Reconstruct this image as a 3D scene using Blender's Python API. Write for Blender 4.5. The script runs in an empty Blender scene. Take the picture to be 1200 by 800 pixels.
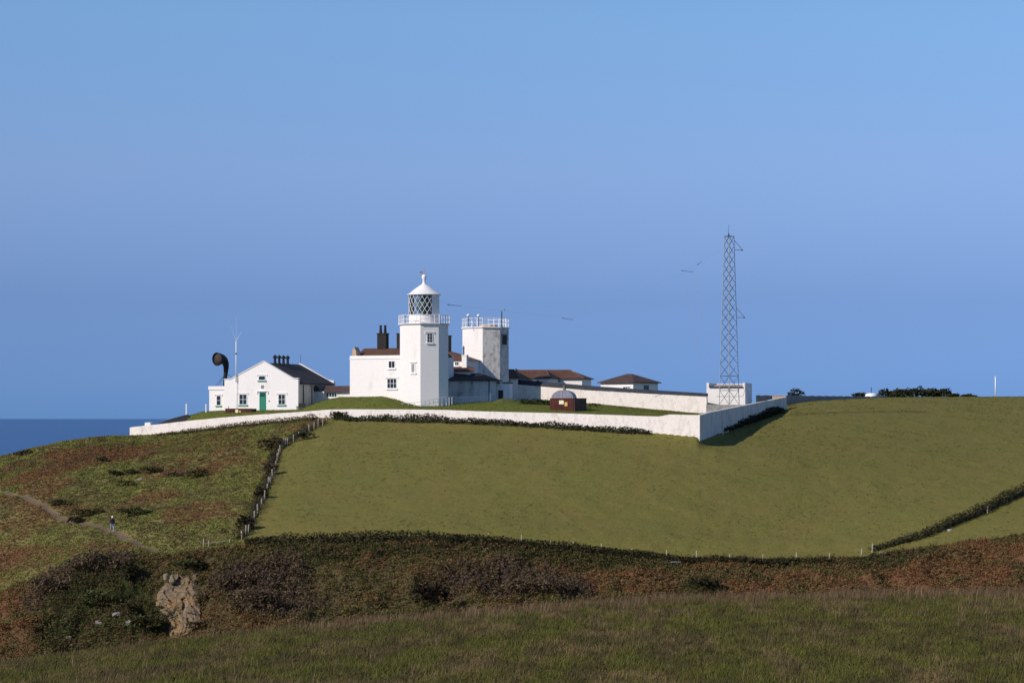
import bpy, bmesh, math, random
import numpy as np
from mathutils import Vector, Matrix

random.seed(7)
RNG = np.random.default_rng(7)
SC = bpy.context.scene
COL = SC.collection

# ------------------------------------------------------------------ camera, sky, sun, exposure
F = 2891.0            # focal length in photo pixels (photo 1200 x 800)
EYE = 52.0            # camera height above the sea
HOR = 490.0           # image row of the sea horizon
cam_d = bpy.data.cameras.new('camera')
cam_d.sensor_width = 36.0
cam_d.sensor_fit = 'HORIZONTAL'
cam_d.lens = F / 1200 * 36.0
cam_d.shift_y = (HOR - 400) / 1200
cam_d.clip_start = 0.5
cam_d.clip_end = 400000
cam = bpy.data.objects.new('camera', cam_d)
cam.location = (0, 0, EYE)
cam.rotation_euler = (math.radians(90), 0, 0)
COL.objects.link(cam)
SC.camera = cam

SUN_EL = math.radians(33)
SUN_AZ = math.atan2(-0.81, -0.586)          # direction TO the sun measured from +Y towards +X
world = bpy.data.worlds.new('World')
SC.world = world
world.use_nodes = True
wn, wl = world.node_tree.nodes, world.node_tree.links
wn.clear()
w_out = wn.new('ShaderNodeOutputWorld')
w_bg = wn.new('ShaderNodeBackground')
w_sky = wn.new('ShaderNodeTexSky')
w_sky.sky_type = 'NISHITA'
w_sky.sun_disc = False
w_sky.sun_elevation = SUN_EL
w_sky.sun_rotation = SUN_AZ
w_sky.altitude = 50
w_sky.air_density = 1.0
w_sky.dust_density = 0.0
w_sky.ozone_density = 4.0
w_bg.inputs['Strength'].default_value = 0.133
# the low sea air of the photo: blue right down to the horizon instead of the model's white band
w_geo = wn.new('ShaderNodeTexCoord')
w_sep = wn.new('ShaderNodeSeparateXYZ')
wl.new(w_geo.outputs['Generated'], w_sep.inputs[0])
w_ramp = wn.new('ShaderNodeValToRGB')
cr = w_ramp.color_ramp
cr.interpolation = 'LINEAR'
cr.elements[0].position = 0.0
cr.elements[0].color = (0.12, 0.275, 0.80, 1)
cr.elements[1].position = 0.6
cr.elements[1].color = (0.80, 0.86, 0.92, 1)
for p, c in ((0.007, (0.14, 0.287, 0.80)), (0.048, (0.240, 0.330, 0.670)), (0.10, (0.50, 0.535, 0.765)), (0.16, (0.62, 0.715, 0.865)), (0.25, (0.70, 0.78, 0.88))):
    e = cr.elements.new(p)
    e.color = (*c, 1)
wl.new(w_sep.outputs['Z'], w_ramp.inputs[0])
w_mul = wn.new('ShaderNodeMix')
w_mul.data_type = 'RGBA'
w_mul.blend_type = 'MULTIPLY'
w_mul.inputs[0].default_value = 1.0
wl.new(w_sky.outputs[0], w_mul.inputs[6])
wl.new(w_ramp.outputs[0], w_mul.inputs[7])
wl.new(w_mul.outputs[2], w_bg.inputs['Color'])
wl.new(w_bg.outputs[0], w_out.inputs[0])

sun_d = bpy.data.lights.new('sun', 'SUN')
sun_d.energy = 4.5
sun_d.angle = math.radians(0.53)
sun_d.color = (1.0, 0.90, 0.79)
sun = bpy.data.objects.new('sun', sun_d)
to_sun = Vector((math.sin(SUN_AZ) * math.cos(SUN_EL), math.cos(SUN_AZ) * math.cos(SUN_EL), math.sin(SUN_EL)))
sun.rotation_euler = to_sun.to_track_quat('Z', 'Y').to_euler()
sun.location = (-60, -20, 140)
COL.objects.link(sun)

SC.view_settings.view_transform = 'Standard'
SC.view_settings.look = 'None'
SC.view_settings.exposure = 0.0
SC.view_settings.gamma = 1.0


# ------------------------------------------------------------------ small helpers
def P(px, py, Y):
    """The world point seen at photo pixel (px, py) at distance Y."""
    return Vector(((px - 600) / F * Y, Y, EYE + (HOR - py) / F * Y))


def vnoise(x, y, seed=0):
    x = np.asarray(x, float); y = np.asarray(y, float)
    xi = np.floor(x).astype(np.int64); yi = np.floor(y).astype(np.int64)
    fx = x - xi; fy = y - yi
    fx = fx * fx * (3 - 2 * fx); fy = fy * fy * (3 - 2 * fy)

    def h(a, b):
        n = (a * 374761393 + b * 668265263 + seed * 974634777) & 0x7fffffff
        n = ((n ^ (n >> 13)) * 1274126177) & 0x7fffffff
        n = ((n ^ (n >> 16)) * 668265263) & 0x7fffffff
        return (n & 0xffff) / 65535.0
    return ((h(xi, yi) * (1 - fx) + h(xi + 1, yi) * fx) * (1 - fy) + (h(xi, yi + 1) * (1 - fx) + h(xi + 1, yi + 1) * fx) * fy)


def fbm(x, y, seed=0, oct=4):
    s = 0; a = 1; t = 0
    for i in range(oct):
        s = s + a * vnoise(x * 2 ** i, y * 2 ** i, seed + 31 * i); t += a; a *= 0.55
    return s / t


def sstep(a, b, v):
    t = np.clip((v - a) / (b - a), 0, 1)
    return t * t * (3 - 2 * t)


# ------------------------------------------------------------------ materials
def new_mat(name):
    m = bpy.data.materials.new(name)
    m.use_nodes = True
    nt = m.node_tree
    b = nt.nodes['Principled BSDF']
    b.inputs['Specular IOR Level'].default_value = 0.25
    return m, nt, b


def coords(nt, scale=(1, 1, 1)):
    tc = nt.nodes.new('ShaderNodeTexCoord')
    mp = nt.nodes.new('ShaderNodeMapping')
    mp.inputs['Scale'].default_value = scale
    nt.links.new(tc.outputs['Object'], mp.inputs[0])
    return mp.outputs[0]


def noise_node(nt, vec, scale, detail=5, rough=0.6):
    n = nt.nodes.new('ShaderNodeTexNoise')
    n.inputs['Scale'].default_value = scale
    n.inputs['Detail'].default_value = detail
    n.inputs['Roughness'].default_value = rough
    nt.links.new(vec, n.inputs['Vector'])
    return n.outputs['Fac']


def ramp_node(nt, fac, stops):
    r = nt.nodes.new('ShaderNodeValToRGB')
    while len(r.color_ramp.elements) < len(stops):
        r.color_ramp.elements.new(0.5)
    for e, (p, c) in zip(r.color_ramp.elements, stops):
        e.position = p
        e.color = (*c, 1) if len(c) == 3 else c
    nt.links.new(fac, r.inputs[0])
    return r.outputs[0]


def mix_node(nt, fac, a, b, mode='MIX'):
    m = nt.nodes.new('ShaderNodeMix')
    m.data_type = 'RGBA'
    m.blend_type = mode
    for s, v in ((0, fac), (6, a), (7, b)):
        if hasattr(v, 'is_linked') or hasattr(v, 'links'):
            nt.links.new(v, m.inputs[s])
        else:
            m.inputs[s].default_value = v if s == 0 else (*v, 1)
    return m.outputs[2]


def bump_node(nt, b, h, strength=0.4, dist=0.05):
    bp = nt.nodes.new('ShaderNodeBump')
    bp.inputs['Strength'].default_value = strength
    bp.inputs['Distance'].default_value = dist
    nt.links.new(h, bp.inputs['Height'])
    nt.links.new(bp.outputs[0], b.inputs['Normal'])


def simple(name, c, rough=0.7, var=0.25, scale=1.5, metal=0.0, bump=0.15, stretch=(1, 1, 1)):
    m, nt, b = new_mat(name)
    v = coords(nt, stretch)
    n = noise_node(nt, v, scale)
    lo = tuple(x * (1 - var) for x in c); hi = tuple(min(1, x * (1 + var)) for x in c)
    nt.links.new(ramp_node(nt, n, ((0.3, lo), (0.7, hi))), b.inputs['Base Color'])
    b.inputs['Roughness'].default_value = rough
    b.inputs['Metallic'].default_value = metal
    if bump:
        bump_node(nt, b, noise_node(nt, v, scale * 6), bump, 0.03)
    return m


def render_wall(name, c, stain, amount, sc=0.5, stretch=(1, 1, 0.35)):
    """Painted rough render: paint colour with weather stains running down it."""
    m, nt, b = new_mat(name)
    v = coords(nt, stretch)
    n1 = noise_node(nt, v, sc, 7, 0.65)
    f1 = ramp_node(nt, n1, ((amount, (0, 0, 0)), (min(0.99, amount + 0.25), (1, 1, 1))))
    v2 = coords(nt)
    n2 = noise_node(nt, v2, 3.0, 6, 0.7)
    base = ramp_node(nt, n2, ((0.3, tuple(x * 0.94 for x in c)), (0.7, tuple(min(x * 1.03, 1) for x in c))))
    nt.links.new(mix_node(nt, f1, base, stain), b.inputs['Base Color'])
    b.inputs['Roughness'].default_value = 0.85
    bump_node(nt, b, n2, 0.25, 0.03)
    return m


WHITE = render_wall('white_paint_render', (0.80, 0.765, 0.745), (0.62, 0.58, 0.54), 0.58)
def lime_wall(name):
    m, nt, b = new_mat(name)
    v = coords(nt)
    n1 = noise_node(nt, coords(nt, (1, 1, 0.6)), 1.3, 8, 0.72)
    n2 = noise_node(nt, v, 5.0, 6, 0.75)
    f1 = ramp_node(nt, n1, ((0.50, (0, 0, 0)), (0.72, (0.85,) * 3)))
    f2 = ramp_node(nt, n2, ((0.52, (0, 0, 0)), (0.66, (0.7,) * 3)))
    c = mix_node(nt, f1, (0.78, 0.72, 0.67), (0.50, 0.44, 0.38))
    c = mix_node(nt, f2, c, (0.46, 0.41, 0.37))
    nt.links.new(c, b.inputs['Base Color'])
    b.inputs['Roughness'].default_value = 0.9
    bump_node(nt, b, n2, 0.6, 0.06)
    return m


LIME = lime_wall('limewashed_rubble')
TOWER = render_wall('white_tower_render', (0.82, 0.785, 0.755), (0.66, 0.62, 0.57), 0.58, 0.7, (1, 1, 0.22))
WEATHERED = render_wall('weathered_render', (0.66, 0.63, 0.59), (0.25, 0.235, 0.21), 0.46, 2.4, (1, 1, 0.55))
SHADEPAINT = render_wall('weathered_shade_render', (0.64, 0.61, 0.57), (0.36, 0.33, 0.29), 0.46, 0.9, (1, 1, 0.3))  # stained render; its greyer tone also carries shade on the shaded walls
WMETAL = simple('white_metal', (0.78, 0.77, 0.76), 0.45, 0.05, 2, bump=0)
DARKM = simple('black_iron', (0.016, 0.016, 0.018), 0.6, 0.3, 2)
CHIM = simple('black_tarred_brick', (0.02, 0.018, 0.018), 0.8, 0.3, 3)
SLATE = simple('dark_slate', (0.040, 0.038, 0.042), 0.55, 0.30, 2.5)
RUST = simple('rusty_steel', (0.085, 0.026, 0.019), 0.85, 0.45, 1.6)
RUST_SHADE = simple('shade_side_rusty_steel', (0.14, 0.085, 0.07), 0.85, 0.45, 2.5)  # paler rust for the container's shaded side, lifting the shade by colour
GREEN = simple('green_paint', (0.018, 0.20, 0.125), 0.5, 0.12, 2, bump=0)
SILL = simple('green_sill_paint', (0.14, 0.33, 0.26), 0.6, 0.15, 2, bump=0)
GREYC = simple('grey_concrete', (0.26, 0.25, 0.24), 0.9, 0.35, 2.2)
GREYI = simple('grey_corrugated_iron', (0.24, 0.24, 0.29), 0.5, 0.15, 2)
GALV = simple('galvanised_steel', (0.34, 0.34, 0.35), 0.55, 0.15, 3, bump=0)
GALVD = simple('dark_galvanised_steel', (0.055, 0.06, 0.07), 0.6, 0.15, 3, bump=0)
WOOD = simple('weathered_post_wood', (0.30, 0.25, 0.19), 0.9, 0.3, 6)
STAKE = simple('pale_stake_wood', (0.50, 0.46, 0.38), 0.9, 0.2, 6)
STONE = simple('grey_stone', (0.34, 0.33, 0.30), 0.9, 0.35, 2.5, bump=0.5)
TAN = simple('tan_render', (0.45, 0.33, 0.24), 0.9, 0.2, 2)
COPPER = simple('reddish_vane_metal', (0.45, 0.26, 0.20), 0.5, 0.15, 3, bump=0)
COPING = simple('slate_coping', (0.030, 0.034, 0.044), 0.7, 0.35, 1.8)
LENS = simple('lens_glass_prisms', (0.10, 0.14, 0.14), 0.15, 0.5, 6, bump=0)
CREAMP = simple('cream_sign_paint', (0.75, 0.68, 0.48), 0.6, 0.05, 4, bump=0)
YELLOWP = simple('ochre_sign_paint', (0.55, 0.36, 0.10), 0.6, 0.05, 4, bump=0)
BLACKP = simple('black_sign_paint', (0.03, 0.03, 0.03), 0.6, 0.05, 4, bump=0)
BEIGE = simple('beige_roof_felt', (0.40, 0.33, 0.28), 0.9, 0.15, 2)
TRUNK = simple('bark', (0.10, 0.075, 0.05), 0.9, 0.3, 6)


def tile_roof(name, c1, c2, rows=2.6):
    m, nt, b = new_mat(name)
    v = coords(nt)
    n = noise_node(nt, v, 0.9, 6, 0.7)
    w = nt.nodes.new('ShaderNodeTexWave')
    w.bands_direction = 'Z'
    w.inputs['Scale'].default_value = rows
    w.inputs['Distortion'].default_value = 0.6
    nt.links.new(v, w.inputs['Vector'])
    col = ramp_node(nt, n, ((0.3, c1), (0.7, c2)))
    nt.links.new(mix_node(nt, ramp_node(nt, w.outputs['Fac'], ((0.0, (0.35,) * 3), (0.25, (0, 0, 0)))), col, tuple(x * 0.5 for x in c1)), b.inputs['Base Color'])
    b.inputs['Roughness'].default_value = 0.8
    bump_node(nt, b, w.outputs['Fac'], 0.4, 0.04)
    return m


BROWNT = tile_roof('brown_roof_tiles', (0.070, 0.036, 0.026), (0.135, 0.066, 0.042))
DARKT = tile_roof('dark_brown_roof_tiles', (0.055, 0.036, 0.036), (0.10, 0.062, 0.055))
SLATET = tile_roof('slate_roof_tiles', (0.026, 0.024, 0.028), (0.05, 0.046, 0.05))


def glass_dark(name, c=(0.02, 0.025, 0.03)):
    m, nt, b = new_mat(name)
    b.inputs['Base Color'].default_value = (*c, 1)
    b.inputs['Roughness'].default_value = 0.08
    b.inputs['Specular IOR Level'].default_value = 0.5
    return m


PANE = glass_dark('window_glass')
m, nt, b = new_mat('lantern_glass')
mx = nt.nodes.new('ShaderNodeMixShader')
tr = nt.nodes.new('ShaderNodeBsdfTransparent')
tr.inputs[0].default_value = (0.86, 0.93, 0.90, 1)
gl = nt.nodes.new('ShaderNodeBsdfGlossy')
gl.inputs['Roughness'].default_value = 0.03
fr_ = nt.nodes.new('ShaderNodeFresnel')
nt.links.new(fr_.outputs[0], mx.inputs[0])
nt.links.new(tr.outputs[0], mx.inputs[1])
nt.links.new(gl.outputs[0], mx.inputs[2])
nt.links.new(mx.outputs[0], nt.nodes['Material Output'].inputs[0])
LGLASS = m


def attr_mat(name, attr='col', rough=0.9, transl=0.15):
    """Leaves and blades: each carries its own colour."""
    m, nt, b = new_mat(name)
    a = nt.nodes.new('ShaderNodeAttribute')
    a.attribute_name = attr
    b.inputs['Roughness'].default_value = rough
    b.inputs['Specular IOR Level'].default_value = 0.08
    nt.links.new(a.outputs['Color'], b.inputs['Base Color'])
    if transl:
        t = nt.nodes.new('ShaderNodeBsdfTranslucent')
        nt.links.new(a.outputs['Color'], t.inputs[0])
        mx = nt.nodes.new('ShaderNodeMixShader')
        mx.inputs[0].default_value = transl
        nt.links.new(b.outputs[0], mx.inputs[1])
        nt.links.new(t.outputs[0], mx.inputs[2])
        nt.links.new(mx.outputs[0], nt.nodes['Material Output'].inputs[0])
    return m


LEAF = attr_mat('foliage')
BLADE = attr_mat('grass_blades', transl=0.25)


# ------------------------------------------------------------------ object helpers
def tag(o, label=None, cat=None, group=None, kind=None):
    for k, v in (('label', label), ('category', cat), ('group', group), ('kind', kind)):
        if v:
            o[k] = v
    return o


def thing(name, label, cat, loc=(0, 0, 0), rz=0.0, group=None):
    o = bpy.data.objects.new(name, None)
    o.empty_display_size = 0.3
    COL.objects.link(o)
    o.location = loc
    o.rotation_euler = (0, 0, math.radians(rz))
    return tag(o, label, cat, group)


class MB:
    def __init__(s):
        s.v = []; s.f = []; s.mi = []; s.sm = []

    def add(s, vs, fs, mi=0, smooth=False):
        o = len(s.v)
        s.v += [tuple(p) for p in vs]
        for f in fs:
            s.f.append(tuple(i + o for i in f)); s.mi.append(mi); s.sm.append(smooth)
        return s

    def box(s, x0, x1, y0, y1, z0, z1, mi=0):
        vs = [(x0, y0, z0), (x1, y0, z0), (x1, y1, z0), (x0, y1, z0), (x0, y0, z1), (x1, y0, z1), (x1, y1, z1), (x0, y1, z1)]
        return s.add(vs, [(0, 3, 2, 1), (4, 5, 6, 7), (0, 1, 5, 4), (1, 2, 6, 5), (2, 3, 7, 6), (3, 0, 4, 7)], mi)

    def prism(s, prof, y0, y1, mi=0):
        """profile of (x, z) points, counter-clockwise seen from -y, extruded from y0 to y1"""
        n = len(prof)
        vs = [(x, y0, z) for x, z in prof] + [(x, y1, z) for x, z in prof]
        fs = [tuple(range(n)), tuple(range(2 * n - 1, n - 1, -1))]
        fs += [(i, i + n, (i + 1) % n + n, (i + 1) % n) for i in range(n)]
        return s.add(vs, fs, mi)

    def ngon(s, cx, cy, r, z0, z1, n, rot=0.0, mi=0, r1=None, smooth=False, cap=True):
        r1 = r if r1 is None else r1
        vs = []
        for z, rr in ((z0, r), (z1, r1)):
            for i in range(n):
                a = rot + 2 * math.pi * i / n
                vs.append((cx + rr * math.cos(a), cy + rr * math.sin(a), z))
        s.add(vs, [(i, (i + 1) % n, (i + 1) % n + n, i + n) for i in range(n)], mi, smooth)
        if cap:
            s.add(vs, [tuple(range(n - 1, -1, -1)), tuple(range(n, 2 * n))], mi)
        return s

    def tube(s, p0, p1, r0, r1=None, n=6, mi=0):
        r1 = r0 if r1 is None else r1
        p0 = Vector(p0); p1 = Vector(p1)
        d = (p1 - p0).normalized()
        u = d.cross(Vector((0, 0, 1)))
        if u.length < 1e-3:
            u = Vector((1, 0, 0))
        u.normalize(); w = d.cross(u)
        vs = []
        for p, r in ((p0, r0), (p1, r1)):
            for i in range(n):
                a = 2 * math.pi * i / n
                vs.append(p + (u * math.cos(a) + w * math.sin(a)) * r)
        return s.add(vs, [(i, i + n, (i + 1) % n + n, (i + 1) % n) for i in range(n)] + [tuple(range(n)), tuple(range(2 * n - 1, n - 1, -1))], mi, n > 6)

    def path_tube(s, pts, rads, n=16, mi=0, cap=True):
        pts = [Vector(p) for p in pts]
        vs = []; prev = None
        for i, p in enumerate(pts):
            d = (pts[min(i + 1, len(pts) - 1)] - pts[max(i - 1, 0)]).normalized()
            if prev is None:
                u = d.cross(Vector((0, 0, 1)))
                if u.length < 1e-3:
                    u = Vector((1, 0, 0))
            else:
                u = prev - d * prev.dot(d)
            u.normalize(); prev = u; w = d.cross(u)
            for k in range(n):
                a = 2 * math.pi * k / n
                vs.append(p + (u * math.cos(a) + w * math.sin(a)) * rads[i])
        fs = []
        for i in range(len(pts) - 1):
            for k in range(n):
                fs.append((i * n + k, (i + 1) * n + k, (i + 1) * n + (k + 1) % n, i * n + (k + 1) % n))
        if cap:
            fs += [tuple(range(n)), tuple(range(len(pts) * n - 1, (len(pts) - 1) * n - 1, -1))]
        return s.add(vs, fs, mi, True)

    def lathe(s, prof, cx, cy, n=24, mi=0):
        vs = []
        for r, z in prof:
            for k in range(n):
                a = 2 * math.pi * k / n
                vs.append((cx + r * math.cos(a), cy + r * math.sin(a), z))
        fs = []
        for i in range(len(prof) - 1):
            for k in range(n):
                fs.append((i * n + k, i * n + (k + 1) % n, (i + 1) * n + (k + 1) % n, (i + 1) * n + k))
        return s.add(vs, fs, mi, True)

    def ball(s, c, r, n=10, mi=0, sq=1.0):
        prof = [(max(r * math.sin(math.pi * i / n), 1e-4), c[2] - sq * r * math.cos(math.pi * i / n)) for i in range(n + 1)]
        return s.lathe(prof, c[0], c[1], n * 2, mi)

    def build(s, name, mats, parent=None, loc=None):
        me = bpy.data.meshes.new(name)
        me.from_pydata(s.v, [], s.f)
        for m_ in (mats if isinstance(mats, (list, tuple)) else [mats]):
            me.materials.append(m_)
        me.polygons.foreach_set('material_index', s.mi)
        me.polygons.foreach_set('use_smooth', s.sm)
        bm = bmesh.new(); bm.from_mesh(me)
        bmesh.ops.recalc_face_normals(bm, faces=bm.faces)
        bm.to_mesh(me); bm.free()
        me.update()
        o = bpy.data.objects.new(name, me)
        COL.objects.link(o)
        if parent:
            o.parent = parent
        if loc is not None:
            o.location = loc
        return o


def np_mesh(name, V, Fq, mat, colr=None, parent=None, smooth=False):
    """V (n,3), Fq (m,k) arrays -> object, fast"""
    V = np.asarray(V, np.float32); Fq = np.asarray(Fq, np.int32)
    me = bpy.data.meshes.new(name)
    k = Fq.shape[1]
    me.vertices.add(len(V)); me.vertices.foreach_set('co', V.ravel())
    me.loops.add(Fq.size); me.loops.foreach_set('vertex_index', Fq.ravel())
    me.polygons.add(len(Fq))
    me.polygons.foreach_set('loop_start', np.arange(0, Fq.size, k, dtype=np.int32))
    if smooth:
        me.polygons.foreach_set('use_smooth', np.ones(len(Fq), bool))
    me.materials.append(mat)
    if colr is not None:
        for nm, c in (colr.items() if isinstance(colr, dict) else (('col', colr),)):
            a = me.color_attributes.new(nm, 'FLOAT_COLOR', 'POINT')
            c4 = np.ones((len(V), 4), np.float32); c4[:, :c.shape[1]] = c
            a.data.foreach_set('color', c4.ravel())
    me.update(); me.validate()
    o = bpy.data.objects.new(name, me)
    COL.objects.link(o)
    if parent:
        o.parent = parent
    return o


class Fr:
    """A building's own frame: origin on the ground, front along local -y."""
    def __init__(s, px, py, Y, rz):
        s.o = P(px, py, Y); s.rz = rz
        s.R = Matrix.Rotation(-math.radians(rz), 3, 'Z')
        s.e = s.R @ (Vector((0, 0, EYE)) - s.o)

    def at(s, px, py, yl=0.0):
        d = s.R @ Vector(((px - 600) / F, 1, (HOR - py) / F))
        t = (yl - s.e.y) / d.y
        q = s.e + d * t
        return q.x, q.z

    def loc(s, w):
        return s.R @ (Vector(w) - s.o)


# ------------------------------------------------------------------ terrain
# the two straight runs of the compound wall, in plan
WA = P(152, 510, 335); WB = P(820, 512, 300); WC = P(922, 479.5, 365)


def line_Y(px, A, B):
    k = (px - 600) / F
    dx, dy = B.x - A.x, B.y - A.y
    t = (k * A.y - A.x) / (dx - k * dy)
    return A.y + t * dy


def C(knots):
    k = np.array(sorted(knots), float)
    return lambda px, c=1: np.interp(px, k[:, 0], k[:, c])


KN = np.array([-600, -150, 0, 40, 75, 110, 150, 185, 200, 215, 222, 240, 262, 300, 350, 380, 400, 450, 468, 490, 520, 560, 600, 650, 700, 760, 818, 822, 850, 890, 918, 926, 1000, 1100, 1200, 1350, 1900], float)


def tab(d):
    k = np.array(sorted(d.items()), float)
    return np.interp(KN, k[:, 0], k[:, 1])


def zz(py, Y):
    return (HOR - py) / F * Y


wallY = np.array([line_Y(p, WA, WB) if p <= 820 else line_Y(p, WB, WC) for p in KN])
wallY = np.where(KN < 150, tab({-600: 300, -150: 316, 0: 325, 75: 330, 110: 332, 150: 335}), wallY)
wallY = np.where(KN > 922, tab({922: 365, 926: 367, 1000: 395, 1100: 415, 1200: 425, 1350: 425, 1900: 420}), wallY)
base_py = tab({-600: 640, -150: 566, 0: 535, 40: 525, 75: 517, 110: 512.5, 150: 510.5, 185: 509, 215: 507, 240: 504.5, 300: 497, 350: 492, 380: 489.5, 450: 491.5, 490: 492.5, 520: 493, 560: 494.5, 600: 496.5, 650: 499.5, 700: 502.5, 760: 507, 820: 512.5, 922: 480, 926: 478, 1000: 465.5, 1100: 464.5, 1200: 464, 1900: 462})
top_py = tab({152: 500.5, 180: 497.5, 220: 493, 260: 489, 300: 485.8, 350: 482.6, 380: 480, 400: 479.6, 450: 479.6, 490: 479.8, 520: 480.3, 560: 481.8, 600: 482.8, 650: 484, 700: 485.8, 760: 488, 785: 486, 820: 486.5, 922: 465})
zw = zz(base_py, wallY)
zt = zz(top_py, wallY)
inside = (KN > 152) & (KN < 922)
sideW = ((KN > 821) & (KN < 921)).astype(float)
Z_in = np.where(inside, np.minimum(zt - 0.22, zt - 0.05 - 0.0 * KN), zw - np.where(KN < 160, 0.15, -0.02))

Z_in = np.where((KN > 875) & (KN < 922), zw + 0.12, Z_in)
bldY = tab({-600: 330, 150: 343, 215: 345, 300: 341, 380: 337, 468: 335, 490: 332, 560: 339, 650: 346, 700: 349, 820: 343, 890: 352, 922: 378, 1000: 405, 1200: 428, 1900: 425})
bld_py = tab({-600: 700, -150: 580, 0: 546, 75: 527, 150: 513, 185: 506, 200: 502, 215: 496, 222: 487, 240: 482, 262: 481, 350: 480, 362: 479, 380: 469, 395: 465, 450: 465, 466: 466, 472: 475.5, 520: 475, 560: 471, 600: 469, 650: 470, 700: 473.5, 760: 479, 820: 484.5, 850: 481, 890: 478, 922: 475, 1000: 464.8, 1200: 463.5, 1900: 462})
bldY = np.maximum(bldY, wallY + 4.0)
CURVES = [
    (np.full_like(KN, -60), np.full_like(KN, 0.5)),
    (np.full_like(KN, 2), np.full_like(KN, -1.7)),
    (np.full_like(KN, 22), np.full_like(KN, -4.4)),
    (np.full_like(KN, 60), np.full_like(KN, -8.3)),
    (np.full_like(KN, 95), zz(tab({-600: 835, 0: 822, 600: 815, 1200: 812, 1900: 812}), 95)),
]
cY = tab({-600: 130, 0: 140, 200: 144, 400: 148, 800: 152, 1900: 156})
CURVES += [
    (cY, zz(tab({-600: 810, -150: 798, 0: 781, 100: 767, 200: 752, 300: 742, 400: 735, 500: 727, 600: 719, 700: 711, 800: 705, 1000: 701, 1200: 700, 1900: 700}), cY)),
    (cY + 12, zz(tab({-600: 810, -150: 798, 0: 781, 100: 767, 200: 752, 300: 742, 400: 735, 500: 727, 600: 719, 700: 711, 800: 705, 1000: 701, 1200: 700, 1900: 700}), cY) - 2.6),
    (np.full_like(KN, 205), tab({-600: -27, 0: -26, 240: -25, 600: -23, 1200: -20.5, 1900: -19})),
]
lY = tab({-600: 236, 0: 238, 150: 240, 185: 242, 240: 242, 300: 240, 1200: 240})
CURVES += [(lY, zz(tab({-600: 800, -150: 785, 0: 770, 75: 766, 150: 756, 200: 752, 240: 742, 300: 728, 400: 722, 600: 716, 800: 709, 1000: 705, 1200: 700, 1900: 690}), lY))]
eY = tab({-600: 262, 0: 258, 75: 256, 150: 254, 200: 253, 240: 254, 1200: 256, 1900: 262})
CURVES += [(eY, zz(tab({-600: 730, -150: 705, 0: 692, 40: 676, 75: 664, 110: 652, 150: 647, 200: 648, 240: 643, 300: 637, 350: 634, 400: 632, 520: 633, 600: 637, 700: 646, 820: 656, 920: 659, 1000: 656, 1100: 640, 1200: 624, 1350: 605, 1900: 560}), eY))]
wl8 = np.interp(820, KN, wallY); el8 = np.interp(820, KN, eY)
mY = np.where(KN <= 820, eY + (wallY - eY) * 0.45, el8 + (wl8 - el8) * 0.45 + (KN - 820) * 0.03)
uY = np.where(KN <= 820, eY + (wallY - eY) * 0.80, el8 + (wl8 - el8) * 0.80 + (KN - 820) * 0.04)
mpy0 = tab({-600: 670, -150: 632, 0: 600, 75: 588, 150: 580, 240: 570, 300: 560, 380: 558, 600: 560, 700: 567, 820: 577, 1900: 577})
mZ = zz(mpy0, mY)
mZ = np.where(KN > 820, tab({820: -8.4, 922: -8.9, 1000: -9.0, 1100: -8.6, 1200: -8.3, 1350: -7.2, 1900: -3.5}), mZ)
mZ8 = zz(mpy0, mY)[KN == 820] if (KN == 820).any() else None
uZ = np.where(KN <= 820, mZ + (zw - mZ) * 0.636, tab({820: -4.5, 850: -4.4, 922: -4.4, 1000: -4.9, 1100: -5.2, 1200: -5.3, 1350: -4.6, 1900: -2}))
CURVES += [(mY, mZ), (uY, uZ)]
CURVES += [
    (wallY + sideW * 1.1, zw),
    (wallY + 1.3 + sideW * 1.2, Z_in),
    (bldY, zz(bld_py, bldY)),
    (np.maximum(bldY + 25, 385), tab({-600: -45, 0: -20, 150: -12, 200: -3.0, 245: 0.4, 300: 1.0, 400: 2.2, 700: 1.8, 820: 1.4, 922: 2.3, 1000: 3.2, 1200: 3.4, 1900: 3.4})),
    (np.full_like(KN, 470), tab({-600: -70, 0: -62, 150: -55, 200: -40, 245: -12, 300: -6, 400: 0.6, 700: 0.8, 922: 2.2, 1000: 3.0, 1200: 3.3, 1900: 3.3})),
    (np.full_like(KN, 620), tab({-600: -70, 245: -66, 400: -30, 700: -12, 922: 0, 1200: 1.5, 1900: 2})),
    (np.full_like(KN, 950), np.full_like(KN, -75)),
]
CY = np.array([c[0] for c in CURVES]); CZ = np.array([c[1] for c in CURVES])
NC = len(CURVES)


I_CREST, I_LOW, I_EDGE, I_WALL = 5, 8, 9, 12


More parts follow.
